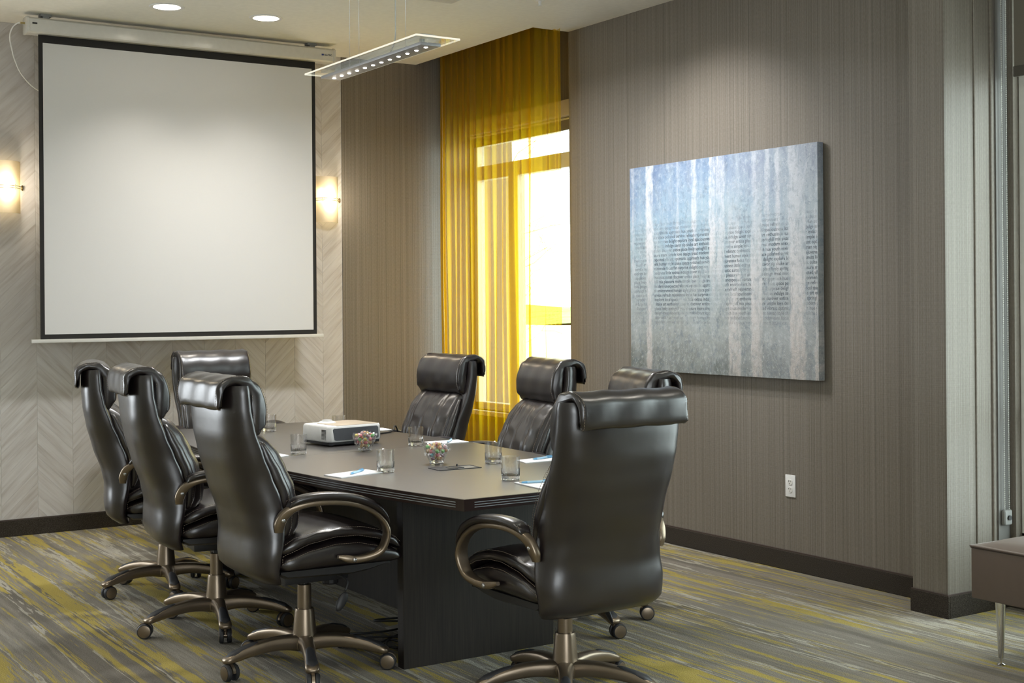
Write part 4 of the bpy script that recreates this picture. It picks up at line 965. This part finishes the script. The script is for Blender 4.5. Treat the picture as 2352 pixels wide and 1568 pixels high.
def make_chair(x, y, phi, label, base_abs, lift=0.0):
    t = thing('executive_chair', label, 'chair', (x, y, 0), R(phi), 'dark leather executive chairs around the table')
    low = ('slow', 'sup', 'pis', 'hub', 'leg', 'hood')
    def P(name, key, fn, mat, parent=None, **kw):
        if parent is None and key not in low: kw['loc'] = (0, 0, lift)
        return new_obj(name, cmesh(key, fn), mat, parent or t, **kw)
    P('back_shell', 'shell', sh_shell, LEA)
    bc = P('back_cushion', 'cush', sh_cushion, LEA); P('stitching', 'stb', sh_stitch_back, THREAD, bc)['kind'] = 'stuff'
    for s in (-1, 1): P('side_gusset', 'gus%d' % s, lambda: sh_gusset(s), LEA, bc)
    hd = P('headrest', 'head', sh_head, LEA); P('stitching', 'sth', sh_stitch_head, THREAD, hd)['kind'] = 'stuff'
    st = P('seat_cushion', 'seat', sh_seat_top, LEA); P('stitching', 'sts', sh_stitch_seat, THREAD, st)['kind'] = 'stuff'
    P('seat_bolster', 'seatlow', sh_seat_low, LEA)
    P('seat_pan', 'pan', sh_pan, BLACKP); mc = P('tilt_mechanism', 'mech', sh_mech, BLACKP); P('tension_knob', 'knob', sh_knob, BLACKP, mc)
    lv = P('height_lever', 'lever', sh_lever, GASKET); P('paddle', 'paddle', sh_paddle, BLACKP, lv)
    for s in (-1, 1):
        a = P('armrest', 'arm%d' % s, lambda: sh_arm(s), BRZ)
        pd = P('arm_pad', 'pad%d' % s, lambda: sh_pad(s), LEA, a)
        P('pad_stitching', 'stp%d' % s, lambda: sh_stitch_pad(s), THREAD, a)['kind'] = 'stuff'
        for (bx, by, bz) in ((-0.213, 0.3040, 0.655), (0.082, 0.3120, 0.474)):
            P('bolt', 'bolt', sh_bolt, ALU, a, loc=(bx, s * by, bz), rot=(R(-90 * s), 0, 0))
    P('gas_lift_sleeve', 'slow', sh_sleeve_low, BRZ); P('inner_sleeve', 'sup', sh_sleeve_up, BRZ); P('piston', 'pis', sh_piston, BLACKP); P('base_hub', 'hub', sh_hub, BRZ)
    rb = R(base_abs - phi); rnd = random.Random(int(x * 1000))
    for k in range(5):
        a = rb + k * 2 * math.pi / 5
        l = P('base_leg', 'leg', sh_leg, BRZ, rot=(0, 0, a)); P('foot_grip', 'grip', sh_grip, GRIP, l)
        c = P('caster', 'hood', sh_caster_hood, BRZ, loc=(0.328 * math.cos(a), 0.328 * math.sin(a), 0), rot=(0, 0, rnd.uniform(0, 6.28)))
        for s in (-1, 1):
            P('wheel', 'wheel%d' % s, lambda: sh_wheel(s), GRIP, c); P('wheel_cap', 'cap%d' % s, lambda: sh_cap(s), BRZ, c)
    return t
make_chair(2.262, 5.07, -1, 'dark leather executive chair across from the painting, first from the table end facing the screen', -37, 0.008)
make_chair(2.215, 5.95, -8, 'dark leather executive chair across from the window, middle of three on that side', -104, 0.014)
make_chair(2.283, 6.87, -15, 'dark leather executive chair across from the window, nearest the chevron wall', -173, 0.0)
make_chair(3.09, 8.02, -90, 'dark leather executive chair at the table end right under the screen', -60, -0.006)
make_chair(3.72, 6.95, 182, 'dark leather executive chair against the yellow curtain, nearest the grey wallpaper', 100, -0.02)
make_chair(3.69, 5.91, 170, 'dark leather executive chair on the curtain side, middle of three', 100, -0.012)
make_chair(3.62, 5.06, 163, 'dark leather executive chair on the curtain side, below the blue painting', -94, -0.034)
make_chair(2.905, 4.13, 90, 'dark leather executive chair at the table end opposite the screen, facing it', -125, -0.030)

# ------------------------------------------------------------------ things on the table
def sh_tumbler():
    prof = [(0.0, 0.0), (0.034, 0.0), (0.0365, 0.002), (0.0375, 0.008), (0.0365, 0.013), (0.0372, 0.016), (0.0380, 0.045), (0.0395, 0.09), (0.0397, 0.0945), (0.0385, 0.0952), (0.0370, 0.0945), (0.0355, 0.05), (0.0345, 0.024), (0.032, 0.018), (0.0, 0.0165)]
    def md(a, z): return 1 + (0.020 * math.cos(26 * a) if 0.0155 < z < 0.046 else 0.0)
    pr = []
    for (r0, z0), (r1, z1) in zip(prof, prof[1:]):
        pr.append((r0, z0))
        if r0 > 0.03 and abs(z1 - z0) > 0.02 and z1 > z0: pr += [(r0 + (r1 - r0) * k / 4, z0 + (z1 - z0) * k / 4) for k in (1, 2, 3)]
    pr.append(prof[-1]); n = 104; bb = B(); inner = prof.index((0.0385, 0.0952)); cut = pr.index((0.0385, 0.0952))
    v = []
    for j, (r, z) in enumerate(pr):
        for i in range(n):
            a = 2 * math.pi * i / n; rr = r * (md(a, z) if j < cut else 1); v.append((rr * math.cos(a), rr * math.sin(a), z))
    f = [(j * n + i, j * n + (i + 1) % n, (j + 1) * n + (i + 1) % n, (j + 1) * n + i) for j in range(len(pr) - 1) for i in range(n)]
    bb.add(v, f); me = bb.mesh()
    bm = bmesh.new(); bm.from_mesh(me); bmesh.ops.remove_doubles(bm, verts=bm.verts, dist=1e-6); bmesh.ops.recalc_face_normals(bm, faces=bm.faces); bm.to_mesh(me); bm.free(); return auto_smooth(me, 40)
TUM = sh_tumbler()
GL = [(2.678, 5.142, 'ribbed glass tumbler touching the notepad across from the painting'), (2.661, 6.019, 'ribbed glass tumbler standing on the table seam beside the projector'), (3.304, 6.010, 'ribbed glass tumbler between the projector and the curtain side notepad'),
      (3.221, 5.133, 'ribbed glass tumbler beside the notepad below the painting'), (2.972, 4.604, 'ribbed glass tumbler in front of the table end notepad'), (3.011, 7.217, 'ribbed glass tumbler at the table end near the screen'), (3.300, 6.900, 'ribbed glass tumbler half hidden behind the projector')]
for x, y, lab in GL:
    o = new_obj('glass_tumbler', TUM, GLASS, None, (x, y, TZ)); tag(o, lab, 'glass', 'ribbed tumblers on the table')
def quad(me_name, pts, z0, z1): return B().prism(pts, z0, z1)
PADS = [([(2.402, 5.175), (2.423, 5.048), (2.655, 5.119), (2.632, 5.240)], 'white notepad beside a tumbler on the side across from the painting', (2.545, 5.150, 40)),
        ([(3.410, 6.112), (3.400, 5.978), (3.600, 5.975), (3.612, 6.110)], 'white notepad on the curtain side by the table seam', (3.515, 6.03, 50)),
        ([(3.350, 5.135), (3.323, 5.021), (3.545, 5.03), (3.565, 5.165)], 'white notepad on the table below the painting', (3.47, 5.10, 15)),
        ([(2.918, 4.495), (2.903, 4.286), (3.045, 4.275), (3.060, 4.49)], 'white notepad at the table end opposite the screen', (2.985, 4.425, -15)),
        ([(2.390, 5.975), (2.392, 5.855), (2.584, 5.955), (2.575, 6.08)], 'white notepad half hidden behind the chair at the table seam', None),
        ([(3.455, 6.965), (3.448, 6.835), (3.60, 6.83), (3.61, 6.97)], 'white notepad behind the projector near the curtain', None)]
for i, (pts, lab, pen) in enumerate(PADS):
    cx = sum(p[0] for p in pts) / 4; cy = sum(p[1] for p in pts) / 4
    t = thing('notepad', lab, 'notepad', (cx, cy, TZ), 0, 'white notepads on the table')
    pp = [(x - cx, y - cy) for x, y in pts]
    new_obj('paper_block', B().prism(pp, 0.0, 0.0045).mesh(), PAPER, t); new_obj('backing_card', B().prism([(x * 1.004, y * 1.004) for x, y in pp], -0.0002, 0.0008).mesh(), simple('card_grey', (0.4, 0.38, 0.36), 0.8), t)
    if pen:
        p = thing('ballpoint_pen', ['pale blue pen lying on the notepad beside the tumbler across from the painting', 'pale blue pen lying on the notepad by the table seam', 'pale blue pen lying on the notepad below the painting', 'pale blue pen lying on the table end notepad'][i], 'pen', (pen[0], pen[1], TZ + 0.0098), R(pen[2]), 'pale blue pens')
        new_obj('barrel', B().cyl((-0.045, 0, 0), (1, 0, 0), 0.005, 0.005, 0.075, 14).mesh(ang=40), PENC, p)
        new_obj('grip', B().cyl((-0.068, 0, 0), (1, 0, 0), 0.0035, 0.005, 0.024, 14).mesh(ang=40), BLUEP, p)
        new_obj('tip', B().cyl((-0.078, 0, 0), (1, 0, 0), 0.0010, 0.0032, 0.011, 12).mesh(ang=40), ALU, p)
        new_obj('cap', B().cyl((0.028, 0, 0), (1, 0, 0), 0.0052, 0.0048, 0.036, 14).box(0.024, 0.062, -0.0018, 0.0018, 0.005, 0.0075).mesh(ang=40), BLUEP, p)
def sh_bowl():
    prof = [(0.0, 0.0), (0.030, 0.0), (0.032, 0.002), (0.031, 0.007), (0.036, 0.016), (0.050, 0.045), (0.0605, 0.074), (0.0615, 0.078), (0.0600, 0.0785), (0.0585, 0.0745), (0.047, 0.045), (0.034, 0.018), (0.026, 0.0125), (0.0, 0.011)]
    n = 48; v = []
    for j, (r, z) in enumerate(prof):
        for i in range(n):
            a = 2 * math.pi * i / n; dz = 0.006 * (z / 0.078) ** 2 * math.cos(3 * a + 0.6); v.append((r * math.cos(a), r * math.sin(a), z + dz))
    f = [(j * n + i, j * n + (i + 1) % n, (j + 1) * n + (i + 1) % n, (j + 1) * n + i) for j in range(len(prof) - 1) for i in range(n)]
    me = B().add(v, f).mesh(); bm = bmesh.new(); bm.from_mesh(me); bmesh.ops.remove_doubles(bm, verts=bm.verts, dist=1e-6); bmesh.ops.recalc_face_normals(bm, faces=bm.faces); bm.to_mesh(me); bm.free(); return auto_smooth(me, 50)
BOWL = sh_bowl()
def m_candy(nm, c):
    t = NT(nm); v = t.n('ShaderNodeTexCoord').outputs['Object']
    t.bsdf(color=t.mix(t.noise(v, 90, 2), (*c, 1), (*[min(1, x * 1.4 + 0.18) for x in c], 1)), rough=0.12, spec=0.6, trans=0.15); return t.m
CAND = [('red', (0.80, 0.06, 0.10)), ('yellow', (0.80, 0.55, 0.02)), ('orange', (0.80, 0.22, 0.02)), ('pink', (0.90, 0.40, 0.46)), ('green', (0.10, 0.45, 0.05)), ('teal', (0.05, 0.50, 0.55)), ('dark purple', (0.22, 0.03, 0.09)), ('amber', (0.80, 0.42, 0.10))]
CMAT = {n: m_candy('candy_' + n.replace(' ', '_'), c) for n, c in CAND}
def m_wrap():
    t = NT('clear_wrapper'); v = t.n('ShaderNodeTexCoord').outputs['Object']; n = t.noise(v, 300, 2)
    a = t.n('ShaderNodeBsdfTransparent', Color=(0.98, 0.98, 0.98, 1)); b = t.n('ShaderNodeBsdfGlossy', Roughness=0.12); d = t.n('ShaderNodeBsdfDiffuse', Color=(0.85, 0.85, 0.85, 1))
    m = t.n('ShaderNodeMixShader', i0=0.35, i1=b.outputs[0], i2=d.outputs[0]); m = t.n('ShaderNodeMixShader', i0=t.math('MULTIPLY_ADD', n, 0.42, 0.0), i1=a.outputs[0], i2=m.outputs[0])
    t.t.links.new(m.outputs[0], t.out.inputs[0]); return t.m
WRAP = m_wrap()
def sh_candy():
    return B().lathe((0, 0, 0), [(0.0, -0.0100), (0.005, -0.0088), (0.0080, -0.004), (0.0085, 0.0), (0.0080, 0.004), (0.005, 0.0088), (0.0, 0.0100)], 10).mesh(smooth=True)
def sh_wrap():
    bb = B(); rnd = random.Random(2)
    for s in (-1, 1):
        v = [(0, 0, s * 0.0105)]; n = 11
        for i in range(n + 1):
            a = -1.1 + 2.2 * i / n; r = 0.012 + 0.004 * rnd.random(); v.append((r * math.sin(a), 0.004 * (-1) ** i, s * (0.0105 + r * math.cos(a))))
        bb.add(v, [(0, i, i + 1) for i in range(1, n + 1)])
    n = 16; v = []
    for z, r in ((-0.0108, 0.003), (-0.008, 0.0075), (0.0, 0.0094), (0.008, 0.0075), (0.0108, 0.003)):
        v += [((r + 0.0008 * (-1) ** i) * math.cos(2 * math.pi * i / n), (r + 0.0008 * (-1) ** i) * math.sin(2 * math.pi * i / n), z) for i in range(n)]
    bb.add(v, [(j * n + i, j * n + (i + 1) % n, (j + 1) * n + (i + 1) % n, (j + 1) * n + i) for j in range(4) for i in range(n)])
    return bb.mesh()
CD, WR = sh_candy(), sh_wrap()
for bi, (bx, by, lab, where) in enumerate(((2.982, 5.946, 'small clear glass bowl of wrapped candies in front of the projector', 'in the bowl by the projector'), (2.999, 5.262, 'small clear glass bowl of wrapped candies beside the black cable port', 'in the bowl by the cable port'))):
    o = new_obj('candy_bowl', BOWL, BOWLG, None, (bx, by, TZ), (0, 0, bi * 1.0)); tag(o, lab, 'bowl', 'candy bowls on the table')
    rnd = random.Random(11 + bi); k = 0
    for (z, rr, n) in ((0.026, 0.017, 4), (0.043, 0.030, 7), (0.060, 0.040, 9), (0.077, 0.040, 7), (0.088, 0.015, 3)):
        for i in range(n):
            a = 2 * math.pi * i / n + z * 60; nm = CAND[rnd.randrange(len(CAND))][0]; k += 1
            t = thing('wrapped_candy', '%s candy in a clear twist wrapper %s' % (nm, where), 'candy', (bx + rr * math.cos(a), by + rr * math.sin(a), TZ + z), 0, 'wrapped candies ' + where)
            t.rotation_euler = (rnd.uniform(0, 6), rnd.uniform(0, 6), rnd.uniform(0, 6))
            me = CD.copy(); me.materials.clear(); me.materials.append(CMAT[nm]); new_obj('sweet', me, None, t); new_obj('wrapper', WR, WRAP, t)
# projector
def projector():
    t = thing('projector', 'white projector with charcoal front panel on the conference table', 'projector', (3.058, 6.365, TZ), R(6)); t.scale = (0.92, 0.92, 0.96)
    hx, hy = 0.178, 0.150
    sec = lambda e: [(-hx + 0.020 + e, -hy), (hx - 0.020 - e, -hy), (hx, -hy + 0.02), (hx, hy - 0.02), (hx - 0.02, hy), (-hx + 0.02, hy), (-hx, hy - 0.02), (-hx, -hy + 0.02)]
    new_obj('body', B().loft([[(x * k, y * k, z) for x, y in sec(0)] for z, k in ((0.022, 0.985), (0.030, 1.0), (0.098, 0.985), (0.108, 0.955))]).mesh(bevel=0.004), WHITEP, t)
    new_obj('black_base', B().box(-0.165, 0.165, -0.136, 0.136, 0.006, 0.024).mesh(bevel=0.003), BLACKP, t)
    for fx, fy in ((-0.13, -0.10), (0.13, -0.10), (0.0, 0.11)):
        new_obj('foot', B().cyl((fx, fy, 0), (0, 0, 1), 0.012, 0.012, 0.008, 14).mesh(ang=40), BLACKP, t)
    new_obj('top_cover', B().loft([[(x, y, z) for x, y in ((-0.12, -0.142), (0.155, -0.142), (0.158, 0.10), (0.12, 0.135), (-0.05, 0.135), (-0.12, 0.07))] for z in (0.104, 0.110)]).mesh(bevel=0.002), simple('projector_top', (0.40, 0.33, 0.25), 0.4), t)
    pl = [(-0.138, 0.034), (-0.128, 0.030), (0.145, 0.030), (0.152, 0.036), (0.150, 0.088), (0.142, 0.096), (-0.140, 0.096), (-0.148, 0.088)]
    fp = new_obj('front_panel', B().loft([[(x, yy - (0.0 if z < 0.06 else -0.0012), z) for x, z in pl] for yy in (-hy - 0.0025, -hy + 0.004)]).mesh(bevel=0.001, seg=1), DARKP, t)
    new_obj('logo_lettering', text_mesh('RICOH', 0.016, 0.0002, bold=0.0004), simple('logo_silver', (0.55, 0.56, 0.58), 0.4), t, (0.035, -hy - 0.0030, 0.056), (R(90), 0, 0))
    for i in range(5):
        for j in range(8):
            new_obj('vent_hole', cmesh('vent', lambda: B().box(-0.0012, 0.0012, -0.0032, 0.0032, -0.0024, 0.0024).mesh()), BLACKP, t, (-hx - 0.0004 + 0.0018, -0.118 + i * 0.0095, 0.036 + j * 0.0070))
    new_obj('lens_hump', B().lathe((-0.06, 0.06, 0.104), [(0.052, 0.0), (0.050, 0.008), (0.040, 0.014), (0.0, 0.016)], 30).mesh(ang=40), WHITEP, t)
    new_obj('lens_ring', B().lathe((-0.06, 0.06, 0.119), [(0.030, 0.0), (0.028, 0.006), (0.022, 0.007), (0.0, 0.004)], 24).mesh(ang=40), simple('lens_silver', (0.6, 0.6, 0.6), 0.25), t)
projector()
o = new_obj('projector_cable', B().tube(catmull([(3.20, 6.46, TZ + 0.03), (3.30, 6.56, TZ + 0.006), (3.44, 6.66, TZ + 0.005), (3.52, 6.70, TZ + 0.005), (3.575, 6.76, TZ + 0.012), (3.62, 6.84, TZ + 0.022), (3.665, 6.90, TZ + 0.010), (3.70, 6.95, TZ - 0.05), (3.71, 6.97, 0.45), (3.55, 6.9, 0.02), (3.2, 6.7, 0.008)], 8), 0.0042, 8).mesh(smooth=True), BLACKP)
tag(o, 'black cable running from the projector over the table edge', 'cable')
t = thing('cable_port', 'black rectangular cable port set in the tabletop beside a candy bowl', 'cable port', (2.985, 5.075, TZ), R(-4))
new_obj('frame', B().box(-0.105, 0.105, -0.055, -0.047, 0, 0.003).box(-0.105, 0.105, 0.047, 0.055, 0, 0.003).box(-0.105, -0.097, -0.047, 0.047, 0, 0.003).box(0.097, 0.105, -0.047, 0.047, 0, 0.003).mesh(bevel=0.0008, seg=1), BLACKP, t)
new_obj('socket_plate', B().box(-0.105, -0.01, -0.05, 0.05, 0.0, 0.0022).mesh(), BLACKP, t)
new_obj('lid', B().box(0.0, 0.097, -0.047, 0.047, 0.0, 0.0012).mesh(), simple('port_grey', (0.22, 0.22, 0.22), 0.35), t)
new_obj('socket', B().box(-0.035, 0.035, -0.022, 0.022, 0.0012, 0.0040).mesh(), BLACKP, t)
new_obj('latch', B().cyl((0.03, 0.04, 0.002), (0, 0, 1), 0.005, 0.004, 0.010, 12).mesh(ang=40), BLACKP, t)

# ------------------------------------------------------------------ floor cables and floor box
t = thing('floor_box', 'grey metal floor box lid on the carpet under the table', 'floor box', (2.97, 5.42, 0.0), R(12))
new_obj('lid_plate', B().box(-0.11, 0.11, -0.085, 0.085, 0.0, 0.006).mesh(bevel=0.002), simple('floorbox_grey', (0.22, 0.21, 0.19), 0.45), t)
new_obj('open_flap', B().add([(-0.05, -0.06, 0.006), (0.05, -0.06, 0.006), (0.05, 0.0, 0.045), (-0.05, 0.0, 0.045), (-0.05, -0.058, 0.004), (0.05, -0.058, 0.004), (0.05, 0.002, 0.043), (-0.05, 0.002, 0.043)], [(0, 1, 2, 3), (4, 7, 6, 5), (0, 4, 5, 1), (2, 6, 7, 3), (1, 5, 6, 2), (0, 3, 7, 4)]).mesh(), BLACKP, t)
CABS = [([(2.93, 5.38, 0.02), (2.80, 5.40, 0.008), (2.66, 5.45, 0.007), (2.56, 5.52, 0.010), (2.50, 5.60, 0.02)], 'black power cord trailing from the floor box toward the chair caster'),
        ([(2.92, 5.34, 0.02), (2.80, 5.30, 0.008), (2.66, 5.22, 0.007), (2.58, 5.26, 0.007), (2.66, 5.33, 0.012), (2.80, 5.26, 0.012), (2.84, 5.17, 0.007), (2.76, 5.10, 0.007), (2.68, 5.14, 0.012), (2.74, 5.22, 0.016), (2.80, 5.06, 0.008), (2.86, 4.96, 0.007), (2.97, 4.89, 0.007)], 'looped black cord on the carpet beside the panel leg'),
        ([(2.98, 5.46, 0.02), (2.90, 5.55, 0.012), (2.86, 5.62, 0.008), (2.98, 5.60, 0.007), (3.10, 5.52, 0.007), (3.16, 5.46, 0.05), (3.05, 5.55, 0.40), (2.99, 5.56, 0.66)], 'thin black cord rising from the floor box to the tabletop')]
for pts, lab in CABS:
    o = new_obj('power_cord', B().tube(catmull(pts, 8), 0.0048, 8).mesh(smooth=True), BLACKP); tag(o, lab, 'cord')
t = thing('cord_adapter', 'black plug adapter block among the cords on the carpet', 'adapter', (2.90, 5.33, 0.0), R(20))
new_obj('adapter_body', B().box(-0.05, 0.05, -0.022, 0.022, 0.0, 0.03).mesh(bevel=0.006), BLACKP, t)

# ------------------------------------------------------------------ bench
def bench():
    x0, x1, y0, y1 = 4.575, 5.135, 2.25, 3.60
    t = thing('upholstered_bench', 'taupe upholstered bench with chrome legs by the window', 'bench', ((x0 + x1) / 2, (y0 + y1) / 2, 0)); hx, hy = (x1 - x0) / 2, (y1 - y0) / 2
    new_obj('seat_body', B().box(-hx, hx, -hy, hy, 0.26, 0.478).mesh(bevel=0.010, seg=3), BENCHM, t)
    rows = []
    for i in range(25):
        u = -1 + 2 * i / 24; rows.append([(hx * sgnpow(v, 1), hy * u, 0.470 + 0.046 * ((1 - abs(u) ** 4) * (1 - abs(v) ** 4)) ** 0.5) for v in [-1 + 2 * k / 16 for k in range(17)]] + [(hx, hy * u, 0.466), (-hx, hy * u, 0.466)])
    new_obj('seat_top', B().loft(rows).mesh(smooth=True, ang=50), BENCHM, t)
    c = [(-hx, -hy), (hx, -hy), (hx, hy), (-hx, hy)]
    new_obj('piping', B().tube([(x, y, 0.474) for x, y in c + c[:1]], 0.004, 8).mesh(smooth=True), BENCHM, t)
    for sx in (-1, 1):
        for sy in (-1, 1):
            l = new_obj('leg', B().lathe((sx * (hx - 0.045), sy * (hy - 0.11), 0), [(0.011, 0.030), (0.022, 0.265)], 24).mesh(ang=40), CHROME, t)
            new_obj('leveling_foot', B().lathe((sx * (hx - 0.045), sy * (hy - 0.11), 0), [(0.0, 0.0), (0.016, 0.0), (0.017, 0.004), (0.004, 0.010), (0.004, 0.032)], 18).mesh(ang=40), CHROME, l)
bench()

# ------------------------------------------------------------------ tree outside the window
def tree():
    t = thing('bare_tree', 'thin bare young tree outside the curtained window', 'tree', (9.6, 15.05, -0.15)); rnd = random.Random(4)
    tr = catmull([(0, 0, 0), (0.03, 0.02, 1.0), (-0.02, 0.05, 2.0), (0.05, 0.0, 3.2), (0.0, 0.05, 4.4)], 6)
    new_obj('trunk', B().tube(tr, lambda u: 0.020 * (1 - 0.8 * u), 8).mesh(smooth=True), BARK, t)
    bb = B()
    for i in range(46):
        z = rnd.uniform(0.7, 4.2); a = rnd.uniform(0, 6.28); L = rnd.uniform(0.4, 1.1); d = Vector((math.cos(a), math.sin(a), rnd.uniform(0.1, 0.8)))
        p = [Vector((0, 0, z)) + d * (L * k / 5) + Vector((rnd.uniform(-.05, .05), rnd.uniform(-.05, .05), rnd.uniform(-.04, .04))) * (k > 0) for k in range(6)]
        bb.tube(p, lambda u: 0.0065 * (1 - 0.75 * u), 5)
        for q in range(3):
            s = p[rnd.randrange(2, 6)]; e = s + Vector((rnd.uniform(-.3, .3), rnd.uniform(-.3, .3), rnd.uniform(-.1, .3))); bb.tube([s, (s + e) / 2 + Vector((0, 0, .03)), e], 0.003, 4)
    new_obj('branches', bb.mesh(), BARK, t)
tree()
